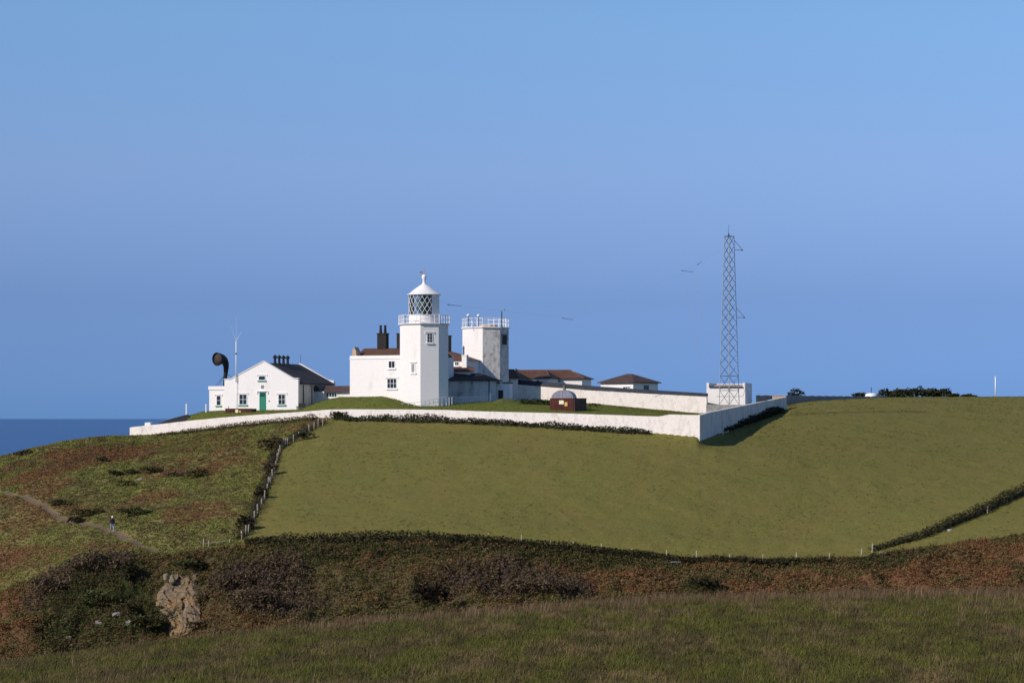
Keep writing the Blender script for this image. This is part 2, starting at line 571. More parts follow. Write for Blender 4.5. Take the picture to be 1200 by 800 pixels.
def gz_raw(x, y):
    """Ground height (relative to the camera) at plan position x, y."""
    x = np.asarray(x, float); y = np.asarray(y, float)
    px = 600 + F * x / np.maximum(y, 8.0)
    px = np.clip(px, KN[0], KN[-1])
    z = np.full(x.shape, -75.0)
    y0 = np.interp(px, KN, CY[0]); z0 = np.interp(px, KN, CZ[0])
    ys = [np.interp(px, KN, CY[i]) for i in range(NC)]
    zs = [np.interp(px, KN, CZ[i]) for i in range(NC)]
    sl = []
    for i in range(NC):                    # monotone slopes
        if i in (0, NC - 1):
            sl.append(np.zeros_like(x)); continue
        h0 = ys[i] - ys[i - 1]; h1 = ys[i + 1] - ys[i]
        d0 = (zs[i] - zs[i - 1]) / h0; d1 = (zs[i + 1] - zs[i]) / h1
        same = d0 * d1 > 0
        hm = np.where(same, 2 * d0 * d1 / np.where(same, d0 + d1, 1), 0)
        sl.append(hm)
    for i in range(NC - 1):
        h = ys[i + 1] - ys[i]
        t = (y - ys[i]) / h
        m = (t >= 0) & (t < 1)
        t2, t3 = t * t, t * t * t
        v = (2 * t3 - 3 * t2 + 1) * zs[i] + (t3 - 2 * t2 + t) * h * sl[i] + (-2 * t3 + 3 * t2) * zs[i + 1] + (t3 - t2) * h * sl[i + 1]
        z = np.where(m, v, z)
    return np.where(y < ys[0], zs[0], z)


RX0, RY0, RST = -75.0, 236.0, 0.5
RNX, RNY = 400, 440
DELTA = None


def gz_base(x, y):
    x = np.asarray(x, float); y = np.asarray(y, float)
    z = gz_raw(x, y)
    if DELTA is None:
        return z
    u = np.clip((x - RX0) / RST, 0, RNX - 1.001); v = np.clip((y - RY0) / RST, 0, RNY - 1.001)
    i = u.astype(int); j = v.astype(int); fu = u - i; fv = v - j
    d = (DELTA[j, i] * (1 - fu) + DELTA[j, i + 1] * fu) * (1 - fv) + (DELTA[j + 1, i] * (1 - fu) + DELTA[j + 1, i + 1] * fu) * fv
    return z + d


def curve_at(i, x, y):
    px = np.clip(600 + F * np.asarray(x, float) / np.maximum(y, 8.0), KN[0], KN[-1])
    return np.interp(px, KN, CY[i])


I_CREST, I_LOW, I_EDGE, I_WALL = 5, 8, 9, 12


def dist_poly(x, y, pl):
    d = np.full(np.shape(x), 1e9)
    for (ax, ay), (bx, by) in zip(pl[:-1], pl[1:]):
        vx, vy = bx - ax, by - ay
        t = np.clip(((x - ax) * vx + (y - ay) * vy) / (vx * vx + vy * vy + 1e-9), 0, 1)
        d = np.minimum(d, np.hypot(x - ax - t * vx, y - ay - t * vy))
    return d


def smooth_pasture():
    """Level out the pasture so that it rolls evenly round the wall corner."""
    global DELTA
    X, Y = np.meshgrid(RX0 + RST * np.arange(RNX), RY0 + RST * np.arange(RNY))
    Z = gz_raw(X, Y)
    px = 600 + F * X / Y
    fence_x = (np.interp(Y, [252, 256, 262, 270, 285, 300, 318], [-26.5, -27.5, -26.8, -26.5, -27, -26, -24]))
    M = ((Y > curve_at(I_EDGE, X, Y) + 0.3) & (Y < curve_at(I_WALL, X, Y) - 0.1) & (X > fence_x)) | ((px > 921.5) & (Y > curve_at(I_EDGE, X, Y) + 0.3))
    M = M.astype(float)
    r = 24
    k = np.exp(-0.5 * (np.arange(-r, r + 1) / 9.0) ** 2)

    def blur(a):
        for ax in (0, 1):
            p = np.pad(a, [(r, r) if q == ax else (0, 0) for q in (0, 1)])
            o = np.zeros_like(a)
            for i, w in enumerate(k):
                o += w * (p[i:i + a.shape[0], :] if ax == 0 else p[:, i:i + a.shape[1]])
            a = o
        return a
    sel = (M > 0) & (Y < 335)
    cf = np.linalg.lstsq(np.stack([np.ones(sel.sum()), X[sel], Y[sel]], 1), Z[sel], rcond=None)[0]
    pl_ = cf[0] + cf[1] * X + cf[2] * Y
    Zs = Z - pl_
    for _ in range(2):
        Zs = np.where(M > 0, blur(Zs * M) / np.maximum(blur(M), 1e-9), Zs)
    Zs = Zs + pl_
    # fade at the pasture's rim so that it meets its surroundings
    soft = np.clip((blur(M) / k.sum() ** 2 - 0.5) / 0.35, 0, 1)
    soft = np.where((px > 800) & (Y < 345), np.maximum(soft, 0.55 * sstep(800, 835, px)), soft)
    dw = np.minimum(dist_poly(X, Y, np.array([(WA.x, WA.y), (WB.x, WB.y)])), dist_poly(X, Y, np.array([(WB.x, WB.y), (WC.x, WC.y)])))
    soft = soft * np.where(px < 845, sstep(0.5, 9.0, dw), 1.0)
    D_ = (Zs - Z) * M * soft
    k = np.exp(-0.5 * (np.arange(-r, r + 1) / 3.0) ** 2)
    near = blur(M)
    ext = np.where(near > 1e-6, blur(D_) / np.maximum(near, 1e-6), 0) * np.clip(near / k.sum() ** 2 * 4, 0, 1)
    DELTA = np.where(M > 0, D_, ext)


smooth_pasture()


def hit(px, py, y0=60.0, y1=470.0):
    """First ground point along the photo ray."""
    ys = np.arange(y0, y1, 0.1)
    d = zz(py, ys) - gz_base((px - 600) / F * ys, ys)
    i = np.argmax(d <= 0)
    if d[i] > 0:
        return None
    return Vector(((px - 600) / F * ys[i], ys[i], EYE + gz_base((px - 600) / F * ys[i], ys[i]).item()))


def poly_world(pts, y0=200.0, y1=470.0):
    out = []
    for p in pts:
        h = hit(p[0], p[1], y0, y1)
        if h is None:
            h = P(p[0], p[1], p[2] if len(p) > 2 else 435)
        out.append((h.x, h.y))
    return np.array(out)


def in_poly(x, y, pg):
    r = np.zeros(np.shape(x), bool)
    j = len(pg) - 1
    for i in range(len(pg)):
        xi, yi = pg[i]; xj, yj = pg[j]
        c = ((yi > y) != (yj > y)) & (x < (xj - xi) * (y - yi) / (yj - yi + 1e-12) + xi)
        r ^= c
        j = i
    return r


FENCE_PX = [(150, 725), (168, 705), (183, 695), (200, 660), (215, 625), (232, 590), (249, 555), (267, 520), (281, 480), (288, 441), (297, 440), (309, 405), (316, 380), (325, 355), (333, 320), (341, 295), (349, 270), (365, 240), (376, 238), (386, 236), (418, 215), (446, 205), (500, 162), (524, 147), (546, 140), (570, 130), (590, 115)]
FENCE_PX = [(250 + a / 4.445, 470 + b_ / 4.445) for a, b_ in FENCE_PX]
FENCE_W = [hit(a, b_, 245, 345) or P(a, b_, 320) for a, b_ in FENCE_PX]
fy = np.array([p.y for p in FENCE_W]); fx = np.array([p.x for p in FENCE_W])
order = np.argsort(fy)
fy, fx = fy[order], fx[order]

PATH_PX = [(-60, 566), (0, 574), (25, 580), (48, 592), (70, 605), (95, 612), (115, 616), (132, 622), (150, 630), (168, 638), (182, 643)]
PATH_W = np.array([(lambda h: (h.x, h.y))(hit(a, b_, 240, 330)) for a, b_ in PATH_PX])


def nz(pts, y0=205.0):
    return poly_world(pts, y0, 330)


HEATHER_PG = [nz([(28, 705), (60, 672), (88, 652), (112, 645), (140, 648), (160, 652), (158, 664), (120, 668), (92, 678), (62, 700), (45, 715)]),
              nz([(228, 690), (262, 668), (300, 660), (345, 655), (362, 668), (350, 690), (385, 700), (375, 722), (330, 727), (295, 722), (270, 700)]),
              nz([(520, 672), (600, 662), (650, 668), (692, 678), (690, 698), (640, 700), (590, 700), (535, 695)])]
GORSE_PG = [nz([(60, 690), (110, 670), (165, 660), (185, 700), (200, 745), (130, 752), (60, 760), (40, 740)]),
            nz([(300, 640), (400, 636), (520, 638), (640, 644), (780, 660), (780, 668), (640, 655), (500, 650), (400, 660), (330, 652)]),
            nz([(985, 655), (1040, 642), (1100, 638), (1105, 655), (1050, 664), (985, 668)]),
            nz([(795, 690), (820, 680), (850, 675), (845, 690), (825, 697), (800, 697)])]
BRACKEN_PG = [nz([(840, 672), (960, 668), (1040, 668), (1110, 640), (1200, 624), (1300, 610), (1300, 720), (1100, 720), (960, 720), (860, 705)]),
              nz([(-100, 690), (0, 690), (50, 712), (60, 740), (20, 770), (-100, 790)]),
              nz([(640, 655), (720, 668), (790, 676), (800, 695), (700, 690), (640, 668)]),
              nz([(-80, 628), (40, 640), (130, 636), (180, 642), (130, 648), (80, 655), (30, 672), (-80, 690)]),
              nz([(0, 545), (80, 525), (150, 516), (240, 508), (300, 505), (300, 520), (200, 530), (120, 540), (60, 560), (0, 570)])]


def zones(x, y):
    """Which kind of ground lies at x, y (each 0..1)."""
    x = np.asarray(x, float); y = np.asarray(y, float)
    wob = (fbm(x * 0.35, y * 0.35, 3) - 0.5) * 3.0
    wob2 = (fbm(x * 0.35, y * 0.35, 9) - 0.5) * 3.0
    yw = curve_at(I_WALL, x, y); ye = curve_at(I_EDGE, x, y); yc = curve_at(I_CREST, x, y)
    px = 600 + F * x / np.maximum(y, 8)
    fl = np.interp(y, fy, fx)
    z = {}
    z['meadow'] = (y < yc + 20).astype(float)
    z['lawn'] = ((y > yw + 0.2) & (px > 152) & (px < 921)).astype(float)
    up = (y > ye - 0.3 + 0.3 * wob) & (z['lawn'] == 0)
    right_field = up & (x > fl)
    z['pasture'] = right_field.astype(float)
    z['headland'] = (up & (x <= fl)).astype(float)
    z['scrub'] = ((y >= yc + 20) & ~up & (z['lawn'] == 0)).astype(float)
    nonf = z['headland'] + z['scrub']
    jit = np.random.default_rng(len(np.ravel(x))).normal(0, 0.7, (2,) + np.shape(x))
    xx, yy = x + wob * 1.0 + jit[0], y + wob2 * 0.8 + jit[1]
    z['heather'] = nonf * sum(in_poly(xx, yy, p) for p in HEATHER_PG).clip(0, 1)
    z['gorse'] = nonf * sum(in_poly(xx, yy, p) for p in GORSE_PG).clip(0, 1)
    z['bracken'] = nonf * sum(in_poly(xx, yy, p) for p in BRACKEN_PG).clip(0, 1)
    z['path'] = 1 - sstep(0.28, 0.62, dist_poly(x, y, PATH_W) + wob * 0.10)
    return z


def gz(x, y):
    x = np.asarray(x, float); y = np.asarray(y, float)
    z = gz_base(x, y)
    yw = curve_at(I_WALL, x, y); ye = curve_at(I_EDGE, x, y); yc = curve_at(I_CREST, x, y)
    fl = np.interp(y, fy, fx)
    rough = 0.10 + 0.85 * sstep(0.5, 6, ye - y) * sstep(10, 30, y - yc) + 0.20 * sstep(0, 3, fl - x) * sstep(0, 4, y - ye) * sstep(0, 4, yw - y)
    rough = np.where(y > yw - 0.5, 0.03, rough)
    n = fbm(x * 0.22, y * 0.22, 5, 4) - 0.5
    n2 = fbm(x * 0.9, y * 0.9, 6, 3) - 0.5
    n3 = fbm(x * 0.5, y * 0.42, 7, 2) - 0.5
    z = z + rough * (2.4 * n + 0.6 * n2 + 1.7 * n3)
    z = z - 0.12 * (1 - sstep(0.3, 0.8, dist_poly(x, y, PATH_W)))
    # narrow erosion hollows in the gully side
    for hx, hy, r, dp in HOLLOWS:
        z = z - dp * np.exp(-((x - hx) ** 2 + ((y - hy) * 1.0) ** 2) / (r * r))
    return z


HOLLOWS = []
for px_, py_, r_, d_ in ((512, 697, 1.5, 1.9), (155, 690, 1.3, 1.2), (88, 735, 1.2, 1.1), (238, 660, 1.2, 1.0), (832, 686, 1.1, 1.0), (33, 765, 1.2, 1.0), (170, 715, 1.2, 1.1)):
    h = hit(px_, py_, 205, 300)
    if h:
        HOLLOWS.append((h.x, h.y, r_, d_))


def gpt(px, py, y0=205.0, y1=470.0):
    """Ground point (with its small relief) near a photo pixel."""
    h = hit(px, py, y0, y1) or P(px, py, y1)
    return Vector((h.x, h.y, EYE + gz(h.x, h.y).item()))


def build_ground():
    kk = np.concatenate([np.arange(-1500, -200, 60), np.arange(-200, 1400, 3.0), np.arange(1400, 2760, 60)])
    kk = (kk - 600) / F
    ry = np.concatenate([np.arange(-35, 80, 2.5), np.arange(80, 165, 0.5), np.arange(165, 215, 1.0), np.arange(215, 350, 0.4), np.arange(350, 440, 1.0), np.arange(440, 960, 10.0)])
    K, Yg = np.meshgrid(kk, ry)
    near = np.clip((90 - Yg) / 90, 0, 2)
    X = K * (Yg + 40 * near)
    X = X.ravel(); Yv = Yg.ravel()
    Z = gz(X, Yv)
    z = zones(X, Yv)
    c1 = np.stack([z['pasture'], z['lawn'], z['meadow']], 1)
    c2 = np.stack([z['bracken'], z['heather'], z['gorse']], 1)
    c3 = np.stack([z['path'], z['headland'], z['scrub']], 1)
    nr, ncol = Yg.shape
    idx = np.arange(nr * ncol).reshape(nr, ncol)
    Fq = np.stack([idx[:-1, :-1].ravel(), idx[:-1, 1:].ravel(), idx[1:, 1:].ravel(), idx[1:, :-1].ravel()], 1)
    m, nt, b = new_mat('ground_cover')
    v = coords(nt)
    vs = coords(nt, (0.55, 1.0, 1.0))

    def att(nm):
        a = nt.nodes.new('ShaderNodeAttribute'); a.attribute_name = nm
        s = nt.nodes.new('ShaderNodeSeparateColor')
        nt.links.new(a.outputs['Color'], s.inputs[0])
        return s.outputs
    a1, a2, a3 = att('kinds_field'), att('kinds_scrub'), att('kinds_other')
    big = noise_node(nt, coords(nt, (1.0, 0.45, 1.0)), 0.16, 5, 0.65)
    mid = noise_node(nt, coords(nt, (1.0, 0.6, 1.0)), 0.9, 7, 0.75)
    fine = noise_node(nt, v, 4.0, 5, 0.75)
    grit = noise_node(nt, coords(nt, (1.0, 0.55, 1.0)), 3.2, 8, 0.85)
    # rough headland turf: rust, olive and brown patches
    head = ramp_node(nt, mid, ((0.30, (0.10, 0.080, 0.042)), (0.45, (0.165, 0.14, 0.056)), (0.58, (0.18, 0.165, 0.06)), (0.72, (0.20, 0.13, 0.065))))
    scrub = ramp_node(nt, mid, ((0.3, (0.035, 0.028, 0.016)), (0.5, (0.075, 0.056, 0.030)), (0.7, (0.09, 0.08, 0.034))))
    col = mix_node(nt, a3[1], scrub, head)
    rust = ramp_node(nt, fine, ((0.3, (0.09, 0.045, 0.024)), (0.7, (0.16, 0.085, 0.045))))
    col = mix_node(nt, a2[0], col, rust)
    hea = ramp_node(nt, fine, ((0.3, (0.026, 0.018, 0.016)), (0.7, (0.055, 0.038, 0.034))))
    col = mix_node(nt, a2[1], col, hea)
    gor = ramp_node(nt, fine, ((0.3, (0.016, 0.020, 0.008)), (0.7, (0.045, 0.055, 0.018))))
    col = mix_node(nt, a2[2], col, gor)
    # pasture
    p1 = ramp_node(nt, big, ((0.36, (0.195, 0.142, 0.046)), (0.5, (0.158, 0.141, 0.036)), (0.64, (0.115, 0.132, 0.028))))
    p2 = ramp_node(nt, mid, ((0.32, (0.055, 0.062, 0.018)), (0.43, (0.130, 0.125, 0.040)), (0.55, (0.165, 0.138, 0.050)), (0.68, (0.25, 0.185, 0.08))))
    p3 = ramp_node(nt, grit, ((0.35, (0.055, 0.066, 0.016)), (0.46, (0.140, 0.138, 0.034)), (0.54, (0.172, 0.147, 0.043)), (0.65, (0.260, 0.186, 0.072))))
    past = mix_node(nt, 0.42, p1, p2)
    past = mix_node(nt, 0.62, past, p3)
    past = mix_node(nt, ramp_node(nt, fine, ((0.32, (0.85,) * 3), (0.46, (0, 0, 0)))), past, (0.07, 0.068, 0.022))
    col = mix_node(nt, a1[0], col, past)
    lawn = mix_node(nt, 0.5, ramp_node(nt, mid, ((0.3, (0.080, 0.105, 0.018)), (0.55, (0.120, 0.140, 0.028)), (0.75, (0.19, 0.145, 0.05)))), ramp_node(nt, grit, ((0.38, (0.06, 0.085, 0.014)), (0.5, (0.12, 0.135, 0.028)), (0.62, (0.20, 0.165, 0.06)))))
    col = mix_node(nt, a1[1], col, lawn)
    mead = ramp_node(nt, mid, ((0.3, (0.050, 0.052, 0.018)), (0.55, (0.085, 0.084, 0.030)), (0.75, (0.125, 0.095, 0.045))))
    col = mix_node(nt, a1[2], col, mead)
    pth = ramp_node(nt, fine, ((0.3, (0.11, 0.078, 0.054)), (0.7, (0.17, 0.12, 0.085))))
    col = mix_node(nt, a3[0], col, pth)
    nt.links.new(col, b.inputs['Base Color'])
    b.inputs['Roughness'].default_value = 0.95
    b.inputs['Specular IOR Level'].default_value = 0.05
    bump_node(nt, b, fine, 0.8, 0.12)
    o = np_mesh('ground', np.stack([X, Yv, Z + EYE], 1), Fq, m, {'kinds_field': c1, 'kinds_scrub': c2, 'kinds_other': c3}, smooth=True)
    tag(o, 'grassy coastal headland with pasture, scrub and a worn path', 'ground', kind='structure')


build_ground()

# sea
m, nt, b = new_mat('sea_water')
v = coords(nt, (1, 0.35, 1))
n = noise_node(nt, v, 0.02, 8, 0.6)
nt.links.new(ramp_node(nt, n, ((0.3, (0.004, 0.048, 0.180)), (0.7, (0.006, 0.062, 0.215)))), b.inputs['Base Color'])
b.inputs['Roughness'].default_value = 0.30
b.inputs['IOR'].default_value = 1.33
bump_node(nt, b, noise_node(nt, v, 0.25, 6, 0.65), 1.0, 0.8)
mb = MB()
S_ = 200000
mb.add([(-S_, -300, 0), (S_, -300, 0), (S_, S_, 0), (-S_, S_, 0)], [(0, 1, 2, 3)])
tag(mb.build('sea', m), 'calm deep blue sea running out to the horizon', 'sea', kind='structure')


# ------------------------------------------------------------------ foliage helpers
def leaf_quads(cent, size, rng, up=0.8, aspect=1.6):
    """random small quads round the centres; up > 0 turns more of them to the sky"""
    n = len(cent)
    nn_ = rng.normal(size=(n, 3)); nn_[:, 2] = np.abs(nn_[:, 2]) + up
    nn_ /= np.linalg.norm(nn_, axis=1, keepdims=True)
    a = np.cross(nn_, rng.normal(size=(n, 3))); a /= np.linalg.norm(a, axis=1, keepdims=True) + 1e-9
    b_ = np.cross(nn_, a)
    s = (size * rng.uniform(0.6, 1.3, n))[:, None] * 0.5
    V = np.stack([cent - a * s - b_ * s * aspect, cent + a * s - b_ * s * aspect, cent + a * s * 0.6 + b_ * s * aspect, cent - a * s * 0.6 + b_ * s * aspect], 1).reshape(-1, 3)
    Fq = np.arange(4 * n).reshape(n, 4)
    return V, Fq


def leaf_colors(n, pal, rng, jitter=0.3, rep=4):
    pal = np.array(pal)
    c = pal[rng.integers(0, len(pal), n)] * rng.uniform(1 - jitter, 1 + jitter, (n, 1))
    return np.repeat(c, rep, axis=0)


GORSE_C = [(0.058, 0.066, 0.022), (0.078, 0.078, 0.026), (0.042, 0.046, 0.018), (0.105, 0.080, 0.034), (0.085, 0.060, 0.032)]
DARK_C = [(0.030, 0.033, 0.015), (0.045, 0.048, 0.020), (0.052, 0.038, 0.025)]
HEATH_C = [(0.110, 0.076, 0.052), (0.090, 0.062, 0.044), (0.150, 0.104, 0.064), (0.11, 0.088, 0.042)]
BRACK_C = [(0.235, 0.110, 0.050), (0.20, 0.095, 0.043), (0.175, 0.100, 0.044), (0.225, 0.140, 0.060)]
BRIGHT_C = [(0.070, 0.100, 0.034), (0.085, 0.105, 0.035), (0.06, 0.08, 0.03)]
MEAD_C = [(0.118, 0.120, 0.028), (0.150, 0.142, 0.038), (0.092, 0.096, 0.024), (0.19, 0.15, 0.06)]
DRY_C = [(0.20, 0.140, 0.080), (0.24, 0.17, 0.10), (0.15, 0.095, 0.055), (0.12, 0.068, 0.042)]


def blob(c, rx, ry, rz, n, rng, lump=0.25):
    d = rng.normal(size=(n, 3)); d /= np.linalg.norm(d, axis=1, keepdims=True)
    d[:, 2] = np.where(d[:, 2] < -0.35, -d[:, 2], d[:, 2])
    ph = rng.uniform(0, 6.28, 3)
    k = 1 + lump * (np.sin(d[:, 0] * 5 + ph[0]) * np.sin(d[:, 1] * 5 + ph[1]) + 0.6 * np.sin(d[:, 2] * 7 + ph[2]))
    r = rng.uniform(0.55, 1.05, n) ** 0.6 * k
    return np.array(c) + d * np.array([rx, ry, rz]) * r[:, None]


def bush(name, label, cat, px, py, wpx, hpx, pal, n=260, size=0.16, group=None, y0=205.0, Y=None, stems=True):
    """One shrub standing at ground pixel (px, py), wpx by hpx photo pixels big."""
    g = P(px, py, Y) if Y else gpt(px, py, y0)
    if Y:
        g = Vector((g.x, g.y, EYE + gz(g.x, g.y).item()))
    s = g.y / F
    w, h_ = wpx * s / 2, hpx * s
    rng = np.random.default_rng(abs(hash((px, py))) % 10000 if False else int(px * 31 + py * 17) % 10007)
    t = thing(name, label, cat, g, 0, group)
    nb = max(2, int(w / h_ * 2.2))
    V_, F_, C_ = [], [], []
    off = 0
    for i in range(nb):
        cx = (i + 0.5) / nb * 2 * w - w if nb > 1 else 0
        hh = h_ * rng.uniform(0.72, 1.0) * (1 - 0.35 * abs(cx / w) ** 2)
        cen = blob((cx * 0.8, rng.uniform(-0.3, 0.3) * w * 0.6, hh * 0.42), w / nb * 1.55, w * 0.55, hh * 0.58, n // nb, rng)
        cen[:, 2] = np.maximum(cen[:, 2], 0.0)
        v_, f_ = leaf_quads(cen, size, rng)
        V_.append(v_); F_.append(f_ + off); off += len(v_)
        C_.append(leaf_colors(len(cen), pal, rng))
    np_mesh('foliage', np.concatenate(V_), np.concatenate(F_), LEAF, np.concatenate(C_), t)
    if stems:
        mb = MB()
        for i in range(4):
            mb.tube((rng.uniform(-w, w) * 0.3, 0, -0.15), (rng.uniform(-w, w) * 0.6, rng.uniform(-0.2, 0.2), h_ * 0.6), 0.035, 0.015, 5)
        mb.build('stems', TRUNK, t)
    return t


def scatter_leaves(name, label, cat, xy, hrange, per, size, pal_fn, rng, spread=0.35, mat=None, up=0.8, aspect=1.6, vary=0.18):
    """One mass of low growth over the ground: clusters of small leaves."""
    n = len(xy)
    z = gz(xy[:, 0], xy[:, 1]) + EYE
    h = rng.uniform(*hrange, n)
    sp = spread * rng.uniform(0.6, 1.3, n)
    rep = np.repeat(np.arange(n), per)
    d = rng.normal(size=(n * per, 3)); d /= np.linalg.norm(d, axis=1, keepdims=True)
    d[:, 2] = np.abs(d[:, 2])
    d *= rng.uniform(0.5, 1, (n * per, 1))
    cen = np.stack([xy[rep, 0] + d[:, 0] * sp[rep], xy[rep, 1] + d[:, 1] * sp[rep], z[rep] + d[:, 2] * h[rep]], 1)
    V, Fq = leaf_quads(cen, size, rng, up, aspect)
    col = pal_fn(xy, rng)[rep] * rng.uniform(1 - vary, 1 + vary, (n * per, 1))
    o = np_mesh(name, V, Fq, mat or LEAF, np.repeat(col, 4, axis=0))
    return tag(o, label, cat, kind='stuff')


def scatter_blades(name, label, cat, xy, hrange, blades, width, pal_fn, rng, lean=0.35, spread=0.12):
    n = len(xy)
    z = gz(xy[:, 0], xy[:, 1]) + EYE - 0.03
    rep = np.repeat(np.arange(n), blades)
    N = n * blades
    h = rng.uniform(*hrange, n)[rep] * rng.uniform(0.6, 1.15, N)
    base = np.stack([xy[rep, 0] + rng.normal(0, spread, N), xy[rep, 1] + rng.normal(0, spread, N), z[rep]], 1)
    a = rng.uniform(0, 6.283, N)
    side = np.stack([np.cos(a), np.sin(a), np.zeros(N)], 1) * (width * rng.uniform(0.6, 1.3, N))[:, None]
    ln = rng.normal(0, lean, (N, 2)) + np.array([0.12, 0.05])
    tip = base + np.stack([ln[:, 0] * h, ln[:, 1] * h, h], 1)
    mid = base * 0.5 + tip * 0.5 + np.stack([-ln[:, 0] * h * 0.15, -ln[:, 1] * h * 0.15, h * 0.06], 1)
    V = np.stack([base - side, base + side, mid + side * 0.7, mid - side * 0.7, tip], 1).reshape(-1, 3)
    i0 = np.arange(N) * 5
    T = np.concatenate([np.stack([i0, i0 + 1, i0 + 2], 1), np.stack([i0, i0 + 2, i0 + 3], 1), np.stack([i0 + 3, i0 + 2, i0 + 4], 1)])
    col = pal_fn(xy, rng)[rep] * rng.uniform(0.75, 1.25, (N, 1))
    o = np_mesh(name, V, T, BLADE, np.repeat(col, 5, axis=0))
    return tag(o, label, cat, kind='stuff')


def rand_xy(n, y0, y1, rng, pxa=-120, pxb=1320):
    y = rng.uniform(y0, y1, n * 2)
    y = y[rng.uniform(0, y1, n * 2) < y][:n]
    px = rng.uniform(pxa, pxb, len(y))
    return np.stack([(px - 600) / F * y, y], 1)


def pick(pal, w, rng, n):
    pal = np.array(pal)
    i = rng.choice(len(pal), n, p=np.array(w) / sum(w))
    return pal[i]


def pal_patchy(a, b_, sc, seed):
    a = np.array(a); b_ = np.array(b_)

    def fn(xy, rng):
        t = fbm(xy[:, 0] * sc * 0.6, xy[:, 1] * sc, seed) + rng.normal(0, 0.07, len(xy))
        t = sstep(0.40, 0.60, t)[:, None]
        return a[rng.integers(0, len(a), len(xy))] * (1 - t) + b_[rng.integers(0, len(b_), len(xy))] * t
    return fn


# ------------------------------------------------------------------ stuff: grasses and scrub
rg = np.random.default_rng(21)
def pal_meadow(q, r):
    x, y = q[:, 0], q[:, 1]
    t = fbm(x * 0.42, y * 0.12, 40) + r.normal(0, 0.05, len(q))
    u = fbm(x * 1.1, y * 0.35, 41) + r.normal(0, 0.05, len(q))
    g = np.array(MEAD_C[:3])[r.integers(0, 3, len(q))]
    b_ = np.array([(0.18, 0.128, 0.058), (0.150, 0.115, 0.048), (0.22, 0.155, 0.08)])[r.integers(0, 3, len(q))]
    d = np.array([(0.07, 0.064, 0.026), (0.085, 0.062, 0.035)])[r.integers(0, 2, len(q))]
    a = sstep(0.49, 0.63, t)[:, None] * 0.85
    c = sstep(0.48, 0.60, u)[:, None] * 0.7
    return (g * (1 - a) + b_ * a) * (1 - c) + d * c


xy = rand_xy(165000, 84, 158, rg, -330, 1560)
scatter_blades('meadow_grass', 'rough dark green meadow grass filling the foreground slope', 'grass', xy, (0.08, 0.40), 6, 0.016,
               pal_meadow, rg)
xy = rand_xy(55000, 128, 166, rg, -330, 1560)
yc = curve_at(I_CREST, xy[:, 0], xy[:, 1])
k = np.exp(-((xy[:, 1] - yc - 3) / 5.5) ** 2) * (0.35 + 0.9 * sstep(0.3, 0.6, fbm(xy[:, 0] * 0.2, xy[:, 1] * 0.2, 66)))
k *= 0.15 + 0.85 * sstep(200, 560, 600 + F * xy[:, 0] / xy[:, 1])
k *= 0.25 + 1.1 * sstep(0.35, 0.62, fbm(xy[:, 0] * 0.55, xy[:, 1] * 0.3, 67))
xa = rand_xy(6500, 86, 150, rg, -330, 1560)
ka = sstep(0.52, 0.72, fbm(xa[:, 0] * 0.5, xa[:, 1] * 0.16, 68))
xy = np.concatenate([xy[rg.uniform(0, 1, len(xy)) < k], xa[rg.uniform(0, 1, len(xa)) < ka]])
scatter_blades('dry_grass_stalks', 'pale dry seeding grass stalks along the crest of the meadow', 'grass', xy, (0.30, 0.90), 5, 0.012,
               lambda q, r: pick(DRY_C, (3, 2, 3, 2), r, len(q)), rg, 0.16, 0.18)

xy = rand_xy(150000, 214, 262, rg)
zs_ = zones(xy[:, 0], xy[:, 1])
keep = (zs_['scrub'] > 0.5) & (zs_['path'] < 0.3)
xy = xy[keep]
zs_ = {k_: v_[keep] for k_, v_ in zs_.items()}
isb = zs_['bracken'] > 0.5; ish = zs_['heather'] > 0.5; isg = (zs_['gorse'] > 0.5)
rest = ~(isb | ish | isg)


def pal_of(p):
    p = np.array(p)
    return lambda q, r: p[r.integers(0, len(p), len(q))]


def sub(m_, frac):
    i = np.where(m_)[0]
    return xy[i[rg.uniform(0, 1, len(i)) < frac]]


xy_m = rand_xy(5200, 86, 156, rg)
k_ = fbm(xy_m[:, 0] * 0.3, xy_m[:, 1] * 0.3, 61)
scatter_leaves('meadow_weeds', 'dark seed heads and low weeds dotted through the meadow grass', 'weeds', xy_m[rg.uniform(0, 1, len(xy_m)) < sstep(0.42, 0.65, k_)], (0.25, 0.6), 7, 0.05,
               lambda q, r: np.array([(0.05, 0.032, 0.022), (0.075, 0.05, 0.03), (0.045, 0.05, 0.02)])[r.integers(0, 3, len(q))], rg, spread=0.12)
scatter_leaves('bracken', 'rust brown autumn bracken spread over the gully side', 'bracken', sub(isb, 0.6), (0.15, 0.5), 15, 0.085,
               pal_patchy(BRACK_C, [(0.155, 0.125, 0.044), (0.125, 0.120, 0.038), (0.115, 0.080, 0.040)], 0.42, 77), rg)
scatter_leaves('heather_scrub', 'dark purplish brown heathy scrub in patches on the gully side', 'scrub', sub(ish, 0.55), (0.35, 1.1), 15, 0.085, pal_of(HEATH_C), rg, aspect=3.0, up=0.3)
scatter_leaves('gorse_scrub', 'dark green low scrub on the gully side', 'scrub', sub(isg, 0.6), (0.2, 0.75), 16, 0.09, pal_patchy(GORSE_C, [(0.085, 0.098, 0.030), (0.13, 0.085, 0.042), (0.10, 0.066, 0.036)], 0.45, 12), rg)
scatter_leaves('mixed_undergrowth', 'tangled brown and olive undergrowth on the gully side', 'undergrowth', sub(rest, 0.6), (0.12, 0.6), 16, 0.085,
               pal_patchy([(0.125, 0.122, 0.036), (0.100, 0.092, 0.032), (0.165, 0.125, 0.048)], [(0.235, 0.130, 0.054), (0.17, 0.095, 0.042), (0.13, 0.105, 0.040)], 0.35, 90), rg)

